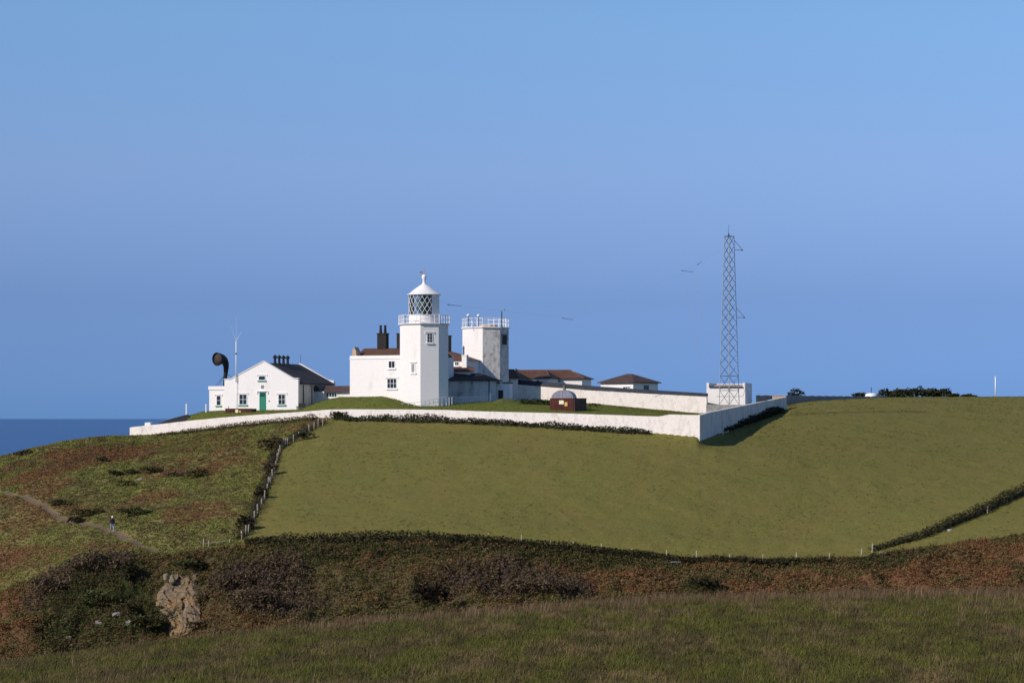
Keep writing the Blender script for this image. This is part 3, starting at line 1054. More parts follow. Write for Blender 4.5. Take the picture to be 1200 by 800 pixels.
xy = rand_xy(95000, 246, 336, rg, -120, 400)
zs_ = zones(xy[:, 0], xy[:, 1])
keep = (zs_['headland'] > 0.5) & (zs_['path'] < 0.2)
xy = xy[keep]; zs_ = {k_: v_[keep] for k_, v_ in zs_.items()}


def pal_head(q, r):
    t = fbm(q[:, 0] * 0.14, q[:, 1] * 0.085, 51) + r.normal(0, 0.025, len(q))
    u = fbm(q[:, 0] * 0.6, q[:, 1] * 0.35, 52) + r.normal(0, 0.03, len(q))
    grn = np.array([(0.215, 0.230, 0.060), (0.190, 0.218, 0.054), (0.245, 0.232, 0.070)])[r.integers(0, 3, len(q))]
    rst = np.array([(0.255, 0.130, 0.060), (0.235, 0.122, 0.056), (0.25, 0.155, 0.068)])[r.integers(0, 3, len(q))]
    brn = np.array([(0.155, 0.115, 0.056), (0.18, 0.135, 0.064)])[r.integers(0, 2, len(q))]
    b_ = sum(in_poly(q[:, 0], q[:, 1], p) for p in BRACKEN_PG).clip(0, 1)
    a = sstep(0.49, 0.64, t + 0.10 * b_)[:, None]
    c = sstep(0.52, 0.62, u)[:, None]
    col = grn * (1 - a) + rst * a
    return col * (1 - c * 0.7) + brn * c * 0.7


scatter_leaves('headland_turf', 'tussocky headland turf mottled green and rust', 'turf', xy[rg.uniform(0, 1, len(xy)) < 0.75], (0.02, 0.17), 13, 0.085, pal_head, rg, up=1.8, spread=0.32, vary=0.10)

xy = rand_xy(60000, 256, 432, rg)
zs_ = zones(xy[:, 0], xy[:, 1])
k = fbm(xy[:, 0] * 0.18, xy[:, 1] * 0.18, 15)
xy = xy[(zs_['pasture'] > 0.5) & (rg.uniform(0, 1, len(xy)) < 0.15 + 0.85 * sstep(0.40, 0.7, k))]
scatter_blades('pasture_tufts', 'small dark tufts of coarse grass dotted over the pasture', 'grass', xy[:20000], (0.06, 0.2), 4, 0.028,
               pal_of([(0.07, 0.085, 0.018), (0.10, 0.11, 0.024), (0.15, 0.13, 0.035), (0.06, 0.055, 0.018)]), rg, 0.5, 0.1)


xy = rand_xy(60000, 300, 352, rg, 150, 930)
zs_ = zones(xy[:, 0], xy[:, 1])
xy = xy[zs_['lawn'] > 0.5]
scatter_blades('lawn_grass', 'unevenly mown lawn grass inside the white walls', 'grass', xy[:14000], (0.05, 0.16), 5, 0.025,
               pal_patchy([(0.11, 0.135, 0.026), (0.085, 0.11, 0.02)], [(0.17, 0.145, 0.045), (0.13, 0.14, 0.03)], 0.3, 19), rg, 0.5, 0.15)


# ------------------------------------------------------------------ hedges (banks with growth)
def bank(name, label, pts, hs, wid, pal, per_m, size=0.13, y0=205.0, dens_top=1.0):
    """A hedge bank along ground pixels: earth core plus leaves, one thing with two parts."""
    W = [gpt(a, b_, y0) for a, b_ in pts]
    o0 = W[0].copy()
    t = thing(name, label, 'hedge', o0)
    rng = np.random.default_rng(int(pts[0][0] * 7 + pts[0][1]))
    # resample
    P_, H_ = [], []
    for i in range(len(W) - 1):
        n = max(2, int((W[i + 1] - W[i]).length / 0.5))
        for k in range(n):
            u = k / n
            q = W[i].lerp(W[i + 1], u)
            P_.append((q.x, q.y)); H_.append(hs[i] * (1 - u) + hs[i + 1] * u)
    P_ = np.array(P_); H_ = np.array(H_)
    H_ = H_ * (0.78 + 0.44 * vnoise(np.arange(len(H_)) * 0.35, np.zeros(len(H_)), 3))
    T = np.gradient(P_, axis=0); T /= np.linalg.norm(T, axis=1, keepdims=True)
    Nn = np.stack([-T[:, 1], T[:, 0]], 1)
    Zg = gz(P_[:, 0], P_[:, 1]) + EYE
    prof = [(-1, -0.3), (-0.75, 0.22), (-0.3, 0.42), (0.3, 0.42), (0.75, 0.22), (1, -0.3)]
    V = []
    for a, zf in prof:
        q = P_ + Nn * a * wid * 0.7
        V.append(np.stack([q[:, 0], q[:, 1], Zg + zf * H_], 1))
    V = np.stack(V, 1) - np.array(o0)
    nseg = len(P_); npf = len(prof)
    idx = np.arange(nseg * npf).reshape(nseg, npf)
    Fq = np.stack([idx[:-1, :-1].ravel(), idx[1:, :-1].ravel(), idx[1:, 1:].ravel(), idx[:-1, 1:].ravel()], 1)
    np_mesh('earth_bank', V.reshape(-1, 3), Fq, EARTH, None, t, True)
    n = int(per_m * nseg * 1.0)
    i = rng.integers(0, nseg, n)
    a = rng.uniform(-1.15, 1.15, n)
    top = np.sqrt(np.maximum(0, 1 - (a / 1.15) ** 2)) * 0.9 + 0.12
    top = np.where(rng.uniform(0, 1, n) < 0.4, top * rng.uniform(0, 0.7, n), top)
    cen = np.stack([P_[i, 0] + Nn[i, 0] * a * wid + rng.normal(0, 0.2, n), P_[i, 1] + Nn[i, 1] * a * wid + rng.normal(0, 0.2, n), Zg[i] + H_[i] * top * rng.uniform(0.55, 1.12, n)], 1)
    v_, f_ = leaf_quads(cen - np.array(o0), size, rng)
    np_mesh('growth', v_, f_, LEAF, leaf_colors(n, pal, rng), t)
    return t


EARTH = simple('bank_earth', (0.034, 0.032, 0.016), 0.95, 0.4, 3, bump=0.6)
bank('hedge', 'dark hedge along the bottom edge of the large pasture', [(290, 637), (330, 635), (400, 633), (470, 632), (520, 633), (600, 637), (660, 642), (720, 648), (800, 656), (850, 658), (920, 659), (980, 658)],
     [0.5, 0.8, 0.8, 0.8, 0.7, 0.6, 0.6, 0.5, 0.4, 0.35, 0.35, 0.25], 0.8, [(0.040, 0.030, 0.020), (0.028, 0.030, 0.012), (0.06, 0.04, 0.025), (0.035, 0.045, 0.015)], 90)
bank('hedge', 'dark hedge bank climbing diagonally between the two pastures on the right', [(1024, 645), (1050, 637), (1080, 630), (1110, 618), (1140, 606), (1165, 595), (1185, 585), (1215, 575), (1260, 556)],
     [0.4, 0.6, 0.7, 0.8, 0.85, 0.95, 1.1, 1.15, 1.15], 0.55, DARK_C, 90, 0.11)
bank('bramble_hedge', 'dark bramble strip growing at the foot of the white front wall', [(392, 491.5), (420, 493), (460, 493.5), (500, 494.5), (540, 495.5), (580, 497.5), (620, 499.5), (650, 502), (690, 504.5), (720, 506.5), (745, 508), (765, 509.5)],
     [0.9, 0.5, 0.8, 0.9, 0.5, 0.75, 0.4, 0.85, 0.4, 0.75, 0.55, 0.3], 0.5, [(0.040, 0.050, 0.018), (0.055, 0.062, 0.022), (0.062, 0.048, 0.026), (0.032, 0.036, 0.015)], 70, 0.14)
bank('bramble_hedge', 'dark brambles in the shade of the right hand boundary wall', [(846, 505.5), (858, 501.5), (872, 496.5), (890, 491), (905, 486), (915, 483)],
     [0.25, 0.45, 0.8, 0.8, 1.1, 0.6], 0.5, DARK_C, 70, 0.14)
bank('hedge', 'low brown hedge growth along the outside of the wall below the gabled house', [(186, 510), (215, 507), (250, 503), (290, 499), (330, 495), (372, 492)],
     [0.25, 0.4, 0.5, 0.5, 0.5, 0.8], 0.8, [(0.15, 0.105, 0.05), (0.115, 0.12, 0.036), (0.18, 0.11, 0.05), (0.08, 0.075, 0.03)], 80, 0.11)


bank('scrub_strip', 'patchy dark scrub growing along the left side of the wooden field fence', [(a - 5, b_) for a, b_ in FENCE_PX[::2]],
     [0.75, 0.8, 0.45, 0.7, 0.3, 0.6, 0.35, 0.7, 0.4, 0.6, 0.45, 0.7, 0.4, 0.6], 0.5, [(0.050, 0.048, 0.022), (0.075, 0.055, 0.034), (0.036, 0.034, 0.018), (0.10, 0.085, 0.036)], 45, 0.11, 245.0)


# ------------------------------------------------------------------ boundary walls
def wall_strip(mb, A, B, tops, bases, thick, px_of, n=60):
    """vertical wall from plan point A to B; tops/bases give world z along t"""
    d = Vector((B.x - A.x, B.y - A.y, 0)).normalized()
    nn = Vector((-d.y, d.x, 0))
    if nn.y < 0:
        nn = -nn
    ts = sorted(set([i / n for i in range(n + 1)]))
    vs = []
    for t in ts:
        x = A.x + (B.x - A.x) * t; y = A.y + (B.y - A.y) * t
        zb = bases(t); zt_ = tops(t)
        jag = 0.035 * (vnoise(np.array([t * 97.0]), np.array([0.5]), 8)[0] - 0.5)
        vs += [(x, y, zb), (x, y, zt_ + jag), (x + nn.x * thick, y + nn.y * thick, zt_ + jag + 0.02), (x + nn.x * thick, y + nn.y * thick, zb)]
    fs = []
    for i in range(len(ts) - 1):
        a = i * 4; b_ = a + 4
        fs += [(a, b_, b_ + 1, a + 1), (a + 1, b_ + 1, b_ + 2, a + 2), (a + 2, b_ + 2, b_ + 3, a + 3), (a + 3, b_ + 3, b_, a)]
    fs += [(0, 1, 2, 3), (len(vs) - 1, len(vs) - 2, len(vs) - 3, len(vs) - 4)]
    mb.add(vs, fs)


def px_at(A, B, t):
    x = A.x + (B.x - A.x) * t; y = A.y + (B.y - A.y) * t
    return 600 + F * x / y, y


def w_top(A, B):
    def fn(t):
        p, y = px_at(A, B, t)
        return EYE + zz(np.interp(p, TOPK[:, 0], TOPK[:, 1]), y)
    return fn


def w_base(A, B):
    def fn(t):
        x = A.x + (B.x - A.x) * t; y = A.y + (B.y - A.y) * t
        return EYE + gz_base(x, y).item() - 0.9
    return fn


TOPK = np.array([(140, 500.8), (152, 500.5), (180, 497.5), (220, 493), (260, 489), (300, 485.8), (350, 482.6), (380, 480), (400, 479.6), (450, 479.6), (490, 479.8), (520, 480.3), (560, 481.8), (600, 482.8), (650, 484), (700, 485.6), (768, 488), (772, 488), (783, 485.6), (820, 486.3), (830, 483.3), (922, 465)])
bw = thing('boundary_wall', 'long low limewashed wall round the front of the lighthouse grounds, turning a corner', 'wall', (WB.x, WB.y, WB.z))
o0 = Vector((WB.x, WB.y, WB.z))
mb = MB()
wall_strip(mb, WA - o0 + Vector((0, 0, 0)) if False else WA, WB, w_top(WA, WB), w_base(WA, WB), 0.5, None, 160)
mb.v = [tuple(Vector(p) - o0) for p in mb.v]
mb.build('front_run', LIME, bw)
mb = MB()
A2 = WB + Vector((0.0, 0.003, 0))
dirn = Vector((WC.x - WB.x, WC.y - WB.y, 0)).normalized()
A2 = WB + dirn * 0.52
wall_strip(mb, A2, WC, lambda t: w_top(WB, WC)(t), w_base(WB, WC), 0.45, None, 60)
mb.v = [tuple(Vector(p) - o0) for p in mb.v]
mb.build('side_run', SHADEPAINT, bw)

# inner wall with slate coping
IA = P(828, 485, 343.5); IB = P(590, 466, 356)
ITOP = np.array([(580, 448.6), (590, 449), (640, 453), (690, 457), (760, 461), (828, 464.5)])
IBAS = np.array([(580, 468), (640, 470), (690, 475), (828, 489)])
iw = thing('garden_wall', 'high white garden wall with a dark slate coping behind the lawn', 'wall', (IA.x, IA.y, IA.z))
o0 = Vector((IA.x, IA.y, IA.z))
mb = MB()
wall_strip(mb, IA, IB, lambda t: EYE + zz(np.interp(px_at(IA, IB, t)[0], ITOP[:, 0], ITOP[:, 1]), px_at(IA, IB, t)[1]),
           lambda t: EYE + zz(np.interp(px_at(IA, IB, t)[0], IBAS[:, 0], IBAS[:, 1]), px_at(IA, IB, t)[1]) - 0.6, 0.45, None, 60)
mb.v = [tuple(Vector(p) - o0) for p in mb.v]
mb.build('wall_face', LIME, iw)
mb = MB()
n = 60
vs = []
d = Vector((IB.x - IA.x, IB.y - IA.y, 0)).normalized(); nn = Vector((-d.y, d.x, 0)); nn = -nn if nn.y < 0 else nn
for i in range(n + 1):
    t = i / n
    p_, y_ = px_at(IA, IB, t)
    z0 = EYE + zz(np.interp(p_, ITOP[:, 0], ITOP[:, 1]), y_) + 0.03
    q = Vector((IA.x + (IB.x - IA.x) * t, IA.y + (IB.y - IA.y) * t, z0))
    hh = 0.42 + 0.30 * t
    for off, dz in ((-0.08, 0.0), (-0.08, 0.07), (0.35, hh), (0.62, hh), (0.62, 0.0)):
        vs.append(q + nn * off + Vector((0, 0, dz)) - o0)
fs = []
for i in range(n):
    for k in range(5):
        fs.append((i * 5 + k, (i + 1) * 5 + k, (i + 1) * 5 + (k + 1) % 5, i * 5 + (k + 1) % 5))
fs += [(0, 1, 2, 3, 4), tuple(n * 5 + k for k in (4, 3, 2, 1, 0))]
mb.add(vs, fs)
mb.build('coping', COPING, iw)
mb = MB()
q = Vector((IA.x, IA.y, 0)).lerp(Vector((IB.x, IB.y, 0)), 0.62)
kx, kz = 661, 457
g_ = P(660.7, 466, line_Y(660.7, IA, IB) - 0.18)
mb.box(g_.x - 0.11 - o0.x, g_.x + 0.11 - o0.x, g_.y - 0.1 - o0.y, g_.y + 0.1 - o0.y, g_.z - 1.0 - o0.z, g_.z + 1.7 - o0.z)
mb.build('pier', GREYC, iw)


# ------------------------------------------------------------------ windows and doors
def window(parent, fr, x0, x1, y0, y1, yl=0.0, cols=2, rows=2, hood=True, sill=WMETAL, frame=WMETAL, pane=PANE, fw=0.07, name='window'):
    """Frame with glazing bars (child), pane / sill / hood as its sub-parts, on the plane local y = yl."""
    ax, az = fr.at(x0, y1, yl); bx, bz = fr.at(x1, y0, yl)
    mb = MB()
    mb.box(ax, ax + fw, yl - 0.05, yl + 0.02, az, bz).box(bx - fw, bx, yl - 0.05, yl + 0.02, az, bz)
    mb.box(ax + fw, bx - fw, yl - 0.048, yl + 0.02, az, az + fw).box(ax + fw, bx - fw, yl - 0.048, yl + 0.02, bz - fw, bz)
    for i in range(1, cols):
        x = ax + (bx - ax) * i / cols
        mb.box(x - fw * 0.35, x + fw * 0.35, yl - 0.04, yl + 0.015, az + fw, bz - fw)
    for i in range(1, rows):
        z = az + (bz - az) * i / rows
        mb.box(ax + fw, bx - fw, yl - 0.036, yl + 0.012, z - fw * 0.3, z + fw * 0.3)
    w = mb.build(name, frame, parent)
    MB().box(ax + 0.01, bx - 0.01, yl - 0.02, yl + 0.05, az + 0.01, bz - 0.01).build('pane', pane, w)
    if sill:
        MB().box(ax - 0.12, bx + 0.12, yl - 0.14, yl + 0.03, az - 0.17, az - 0.003).build('sill', sill, w)
    if hood:
        mb = MB().box(ax - 0.26, bx + 0.26, yl - 0.08, yl + 0.03, bz + 0.10, bz + 0.18)
        mb.box(ax - 0.26, ax - 0.17, yl - 0.07, yl + 0.03, bz - 0.10, bz + 0.098).box(bx + 0.17, bx + 0.26, yl - 0.07, yl + 0.03, bz - 0.10, bz + 0.098)
        mb.build('hood_mould', TOWER, w)
    return w


def hip_roof(mb, x0, x1, y0, y1, z0, h, ridge_in, over=0.3, mi=0, axis='x', thick=0.12):
    """hipped roof over a rectangle; ridge along x inset by ridge_in on both sides (pair allowed)"""
    a, b_ = ridge_in if isinstance(ridge_in, tuple) else (ridge_in, ridge_in)
    x0 -= over; x1 += over; y0 -= over; y1 += over
    ym = (y0 + y1) / 2
    vs = [(x0, y0, z0), (x1, y0, z0), (x1, y1, z0), (x0, y1, z0), (x0, y0, z0 + thick), (x1, y0, z0 + thick), (x1, y1, z0 + thick), (x0, y1, z0 + thick), (x0 + a, ym, z0 + h), (x1 - b_, ym, z0 + h)]
    mb.add(vs, [(0, 3, 2, 1), (0, 1, 5, 4), (1, 2, 6, 5), (2, 3, 7, 6), (3, 0, 4, 7), (4, 5, 9, 8), (6, 7, 8, 9), (5, 6, 9), (7, 4, 8)], mi)
    return mb


# ------------------------------------------------------------------ lighthouse
def oct_tower(fr, cx, cy, R, z0, z1, phi):
    mb = MB()
    n = 8
    vs = []
    for z in (z0, z1):
        for i in range(n):
            a = math.radians(-90 + phi + 22.5 + 45 * i)
            vs.append((cx + R * math.cos(a), cy + R * math.sin(a), z))
    return mb, vs


LY = 333.0
lo = P(497, 476, LY)
lh = thing('lighthouse', 'white octagonal lighthouse tower with a glazed lantern and white dome roof', 'lighthouse', lo, 16)
# local frame turned so that local -y is the normal of the middle face
fr = Fr(497, 476, LY, 16)
s = LY / F
side = 21.9 * s
R = side / (2 * math.sin(math.radians(22.5)))
ap = R * math.cos(math.radians(22.5))
zh = lambda py: (476 - py) * s
mb = MB().ngon(0, 0, R, -1.2, zh(381.5), 8, math.radians(22.5))
body = mb.build('tower_body', TOWER, lh)
mb = MB().ngon(0, 0, R + 0.10, zh(381.4), zh(380.3), 8, math.radians(22.5)).ngon(0, 0, R + 0.26, zh(380.28), zh(379.3), 8, math.radians(22.5))
mb.build('gallery_floor', WHITE, lh)
# railing
mb = MB()
ro = R + 0.14
for k in range(8):
    a0 = math.radians(22.5 + 45 * k); a1 = a0 + math.radians(45)
    p0 = Vector((ro * math.cos(a0), ro * math.sin(a0), 0)); p1 = Vector((ro * math.cos(a1), ro * math.sin(a1), 0))
    for zf in (379.2 - 4.5, 379.2 - 9.5):
        mb.tube(p0 + Vector((0, 0, zh(zf))), p1 + Vector((0, 0, zh(zf))), 0.035)
    for j in range(4):
        q = p0.lerp(p1, j / 4)
        mb.tube(q + Vector((0, 0, zh(379.3))), q + Vector((0, 0, zh(369.3))), 0.055 if j == 0 else 0.035)
mb.build('gallery_railing', WMETAL, lh)
lr = 18.0 * s
mb = MB().ngon(0, 0, lr, zh(379.3), zh(369.6), 32, 0, smooth=True)
mb.build('lantern_base', WHITE, lh)
# glazing: the landward third is a blank panel
gl0, gl1 = zh(369.6), zh(345.6)


def arc(mb, r, a0, a1, z0, z1, n, thick=0.0):
    vs = []
    for i in range(n + 1):
        a = math.radians(a0 + (a1 - a0) * i / n)
        vs += [(r * math.cos(a), r * math.sin(a), z0), (r * math.cos(a), r * math.sin(a), z1)]
    mb.add(vs, [(2 * i, 2 * i + 2, 2 * i + 3, 2 * i + 1) for i in range(n)], 0, True)
    return mb


# angles in the lighthouse frame: camera looks along +y turned by 16 deg, so the camera side is -90-16
cd = -90 - 16
arc(MB(), lr - 0.05, cd - 190, cd + 32, gl0, gl1, 48).build('lantern_glass', LGLASS, lh)
arc(MB(), lr - 0.02, cd + 32, cd + 170, gl0, gl1, 24).build('lantern_blank_panel', WHITE, lh)
mb = MB()
for sgn in (1, -1):
    for k in range(0, 13):
        a0 = cd - 190 + k * 18.5
        for j in range(6):
            u0, u1 = j / 6, (j + 1) / 6
            aa, ab = a0 + sgn * 46 * (u0 - 0.5), a0 + sgn * 46 * (u1 - 0.5)
            if ab > cd + 33 or aa > cd + 33 or min(aa, ab) < cd - 191:
                continue
            pa = (lr * math.cos(math.radians(aa)), lr * math.sin(math.radians(aa)), gl0 + (gl1 - gl0) * u0)
            pb = (lr * math.cos(math.radians(ab)), lr * math.sin(math.radians(ab)), gl0 + (gl1 - gl0) * u1)
            mb.tube(pa, pb, 0.028, n=5)
for z in (gl0, gl1 - 0.03):
    for k in range(48):
        a0, a1 = math.radians(k * 7.5), math.radians(k * 7.5 + 7.5)
        mb.tube((lr * math.cos(a0), lr * math.sin(a0), z), (lr * math.cos(a1), lr * math.sin(a1), z), 0.05, n=5)
mb.build('astragals', WMETAL, lh)
zc = (gl0 + gl1) / 2
mb = MB().lathe([(0.25, gl0), (0.35, gl0 + 0.3), (0.5, gl0 + 0.35), (0.95, zc - 0.6), (1.1, zc), (0.95, zc + 0.6), (0.4, gl1 - 0.15), (0.02, gl1 - 0.1)], 0, 0, 20)
lens = mb.build('lens', LENS, lh)
mb = MB().ngon(0, 0, lr - 0.15, gl0 - 0.2, gl0 + 0.02, 24).build('lantern_floor', GREYC, lh)
mb = MB().lathe([(lr + 0.0, zh(346.0)), (lr + 0.22, zh(345.8)), (lr + 0.22, zh(345.0)), (lr + 0.05, zh(344.7)), (1.42, zh(339.6)), (0.66, zh(334.9)), (0.27, zh(332.8)), (0.22, zh(331.0))], 0, 0, 32)
mb.add([(lr * math.cos(a * math.pi / 12), lr * math.sin(a * math.pi / 12), zh(346.0)) for a in range(24)], [tuple(range(24))])
mb.build('lantern_roof', WMETAL, lh)
mb = MB().lathe([(0.21, zh(331.0)), (0.20, zh(327.5)), (0.30, zh(326.2)), (0.33, zh(324.6)), (0.28, zh(322.8)), (0.12, zh(321.8)), (0.01, zh(321.6))], 0, 0, 16)
mb.build('ventilator_ball', WMETAL, lh)
mb = MB().tube((0, 0, zh(321.8)), (0, 0, zh(315.6)), 0.03).tube((-0.45, 0.13, zh(319.2)), (0.38, -0.11, zh(319.2)), 0.03)
mb.prism([(-0.55, zh(320.6)), (-0.16, zh(319.8)), (-0.16, zh(318.4)), (-0.55, zh(317.4))], -0.012, 0.012)
mb.build('weather_vane', COPPER, lh)
# windows: middle face upper, left face lower
window(lh, fr, 500.2, 507.0, 390.2, 401.5, -ap, 2, 3)
fl_ = Fr(497, 476, LY, -29)
ht = thing('window_holder', None, None) if False else None
wl_ = None
# left-face slit window, built in the lighthouse frame by rotating its corners
ax, az = fl_.at(481.8, 437, -ap); bx, bz = fl_.at(487.3, 425.5, -ap)
rotm = Matrix.Rotation(math.radians(-45), 4, 'Z')


def rot_mb(mb):
    mb.v = [tuple(rotm @ Vector(p)) for p in mb.v]
    return mb


yl = -ap
w = rot_mb(MB().box(ax, ax + 0.09, yl - 0.05, yl + 0.02, az, bz).box(bx - 0.09, bx, yl - 0.05, yl + 0.02, az, bz).box(ax + 0.09, bx - 0.09, yl - 0.047, yl + 0.02, bz - 0.09, bz).box(ax + 0.09, bx - 0.09, yl - 0.047, yl + 0.02, az, az + 0.09)).build('window', WMETAL, lh)
rot_mb(MB().box(ax + 0.01, (ax + bx) / 2 + 0.1, yl - 0.02, yl + 0.03, az + 0.01, bz - 0.01)).build('pane', glass_dark('pale_window_glass', (0.30, 0.30, 0.30)), w)
rot_mb(MB().box(ax - 0.16, bx + 0.16, yl - 0.12, yl + 0.02, bz + 0.10, bz + 0.2)).build('hood_mould', TOWER, w)
rot_mb(MB().box(ax - 0.1, bx + 0.1, yl - 0.12, yl + 0.02, az - 0.14, az - 0.003)).build('sill', WMETAL, w)

# ------------------------------------------------------------------ second tower (without lantern)
TY = 352.0
to = P(569, 436, TY)
tw = thing('stub_tower', 'shorter octagonal tower without a lantern, white on one side and weathered grey on the other', 'tower', to, 16)
s = TY / F
R2 = 20.9 * s / (2 * math.sin(math.radians(22.5)))
zh2 = lambda py: (436 - py) * s
mb = MB()
mb.ngon(0, 0, R2, -4.5, zh2(385), 8, math.radians(22.5))
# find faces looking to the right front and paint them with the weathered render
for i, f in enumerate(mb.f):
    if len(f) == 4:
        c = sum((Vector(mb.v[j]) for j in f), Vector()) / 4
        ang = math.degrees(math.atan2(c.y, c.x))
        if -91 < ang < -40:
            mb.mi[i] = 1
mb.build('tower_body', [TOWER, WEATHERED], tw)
MB().ngon(0, 0, R2 + 0.16, zh2(384.97), zh2(383.6), 8, math.radians(22.5)).build('parapet_slab', WHITE, tw)
mb = MB()
for k in range(8):
    a0 = math.radians(22.5 + 45 * k); a1 = a0 + math.radians(45)
    p0 = Vector((R2 * math.cos(a0), R2 * math.sin(a0), 0)); p1 = Vector((R2 * math.cos(a1), R2 * math.sin(a1), 0))
    for zf in (378.5, 373.6):
        mb.tube(p0 + Vector((0, 0, zh2(zf))), p1 + Vector((0, 0, zh2(zf))), 0.04)
    for j in range(3):
        q = p0.lerp(p1, j / 3)
        mb.tube(q + Vector((0, 0, zh2(383.6))), q + Vector((0, 0, zh2(373.2))), 0.05)
mb.build('roof_railing', WMETAL, tw)
MB().ngon(0.4, 0.3, 1.6, zh2(383.6), zh2(380.5), 12, 0, r1=1.3).build('roof_hatch', TAN, tw)
wx = ap * 0
rotm = Matrix.Rotation(math.radians(45), 4, 'Z')
yl = -R2 * math.cos(math.radians(22.5))
w = rot_mb(MB().box(-0.85, 0.85, yl - 0.05, yl + 0.02, zh2(399), zh2(391.5)).box(-0.85, -0.65, yl - 0.052, yl + 0.02, zh2(391.5) - 2.0, zh2(391.4))).build('louvre_window', GREYC, tw)
rot_mb(MB().box(-0.6, 0.6, yl - 0.08, yl - 0.049, zh2(404), zh2(393))).build('louvre', DARKM, w)
tfr = Fr(569, 436, TY, 16)
for px_, py_ in ((548.8, 369.5), (560.8, 369.8)):
    yl_ = -R2 * 0.72 if px_ < 555 else -R2 * 0.8
    xl, zl = tfr.at(px_, py_, yl_)
    wpt = tfr.o + Matrix.Rotation(math.radians(16), 3, 'Z') @ Vector((xl, yl_, zh2(383.6)))
    t = thing('dome_lamp', 'white globe on a thin post at the left edge of the stub tower roof' if px_ < 555 else 'white globe on a thin post near the middle of the stub tower roof', 'beacon lamp', wpt, 0, 'white globes on the stub tower')
    hh = zl - zh2(383.6)
    MB().ball((0, 0, hh), 0.24, 8, sq=0.85).build('globe', WMETAL, t)
    MB().tube((0, 0, 0), (0, 0, hh - 0.15), 0.04).build('post', DARKM, t)
xl, zl = tfr.at(588, 361, -R2 * 0.55)
wpt = tfr.o + Matrix.Rotation(math.radians(16), 3, 'Z') @ Vector((xl, -R2 * 0.55, zh2(383.6)))
t = thing('roof_lamp', 'tall dark lamp post with a curved head on the right of the stub tower roof', 'lamp', wpt, 0)
hh = zl - zh2(383.6)
MB().tube((0, 0, 0), (0, 0, hh - 0.5), 0.07).build('post', DARKM, t)
mb = MB().path_tube([(0, 0, hh - 0.5), (0.0, 0, hh - 0.1), (0.15, 0, hh), (0.35, 0, hh - 0.05), (0.42, 0, hh - 0.35)], [0.05] * 5, 8)
mb.build('lamp_head', GALV, t)

# ------------------------------------------------------------------ keeper's house behind the lighthouse
KY = 341.0
fr = Fr(410, 466, KY, -25)
kh = thing('keepers_house', "white two storey keepers' house with brown roof and black chimneys joined behind the lighthouse", 'house', fr.o, -25)
x0 = 0.0
xs, _ = fr.at(503, 416.5)
_, zt0 = fr.at(411, 416.8)
_, zc0 = fr.at(411, 420.3)
D = 7.5
MB().box(x0, xs, 0, D, -2.0, zt0).build('wall', WHITE, kh)
MB().box(x0 - 0.06, xs, -0.07, -0.002, zc0 - 0.05, zc0 + 0.08).build('string_course', WHITE, kh)
_, zr = fr.at(440, 408.0, D * 0.5)
ze = zt0 + 0.02
mb = MB()
mb.add([(x0 + 0.25, 0.35, ze - 0.25), (xs, 0.35, ze - 0.25), (xs, D / 2, zr), (x0 + 0.25, D / 2, zr), (x0 + 0.25, D - 0.2, ze - 0.25), (xs, D - 0.2, ze - 0.25)], [(0, 1, 2, 3), (3, 2, 5, 4), (0, 3, 4), (1, 5, 2)])
mb.build('roof', BROWNT, kh)
# rear wing, set back, showing between the two towers
WY = 11.0
wx0, _ = fr.at(500, 422, WY); wx1, wz1 = fr.at(548, 421.8, WY)
WD = 6.0
MB().box(wx0, wx1, WY, WY + WD, -2.0, wz1).build('wing_wall', WHITE, kh)
xr1, zr1 = fr.at(524, 410.5, WY + WD / 2)
mb = MB().add([(wx0, WY - 0.3, wz1 + 0.003), (wx1 + 0.3, WY - 0.3, wz1 + 0.003), (xr1, WY + WD / 2, zr1), (wx0, WY + WD / 2, zr1), (wx0, WY + WD + 0.3, wz1 + 0.003), (wx1 + 0.3, WY + WD + 0.3, wz1 + 0.003)], [(0, 1, 2, 3), (3, 2, 5, 4), (1, 5, 2), (0, 3, 4), (0, 4, 5, 1)])
mb.build('wing_roof', BROWNT, kh)
# small brown lean-to roof below it
lx0, lz0 = fr.at(520, 434, WY - 2.6); lx1, lz1 = fr.at(556, 434, WY - 2.6)
_, lzt = fr.at(540, 429.5, WY - 0.31)
mb = MB().add([(lx0, WY - 2.6, lz0), (lx1, WY - 2.6, lz0), (lx1 - 1.2, WY - 0.31, lzt), (lx0, WY - 0.31, lzt), (lx0, WY - 2.6, lz0 - 0.15), (lx1, WY - 2.6, lz0 - 0.15), (lx1 - 1.2, WY - 0.31, lz0 - 0.15), (lx0, WY - 0.31, lz0 - 0.15)], [(0, 1, 2, 3), (7, 6, 5, 4), (0, 4, 5, 1), (1, 5, 6, 2), (2, 6, 7, 3), (3, 7, 4, 0)])
mb.build('lean_to_roof', BROWNT, kh)
MB().box(lx0, lx1 - 0.9, WY - 2.3, WY - 0.32, -2.0, lz0 - 0.152).build('lean_to_wall', WHITE, kh)
cx0, cz0 = fr.at(543, 431, WY - 0.4); cx1, cz1 = fr.at(548.5, 416.8, WY - 0.4)
MB().box(cx0, cx1, WY - 0.9, WY - 0.32, lz0, cz1).box(cx0 - 0.06, cx1 + 0.06, WY - 0.95, WY - 0.315, cz1 + 0.002, cz1 + 0.12).build('white_chimney', WHITE, kh)
tb0 = fr.at(412.3, 415)[0]; tb1 = fr.at(417, 415)[0]; tz = fr.at(414, 406.5)[1]
MB().prism([(tb0, zt0 + 0.002), (tb1, zt0 + 0.002), (tb1 - 0.05, tz - 0.5), (tb0 + 0.3, tz), (tb0, tz - 0.4)], 0.1, 1.3).build('gable_kneeler', TAN, kh)
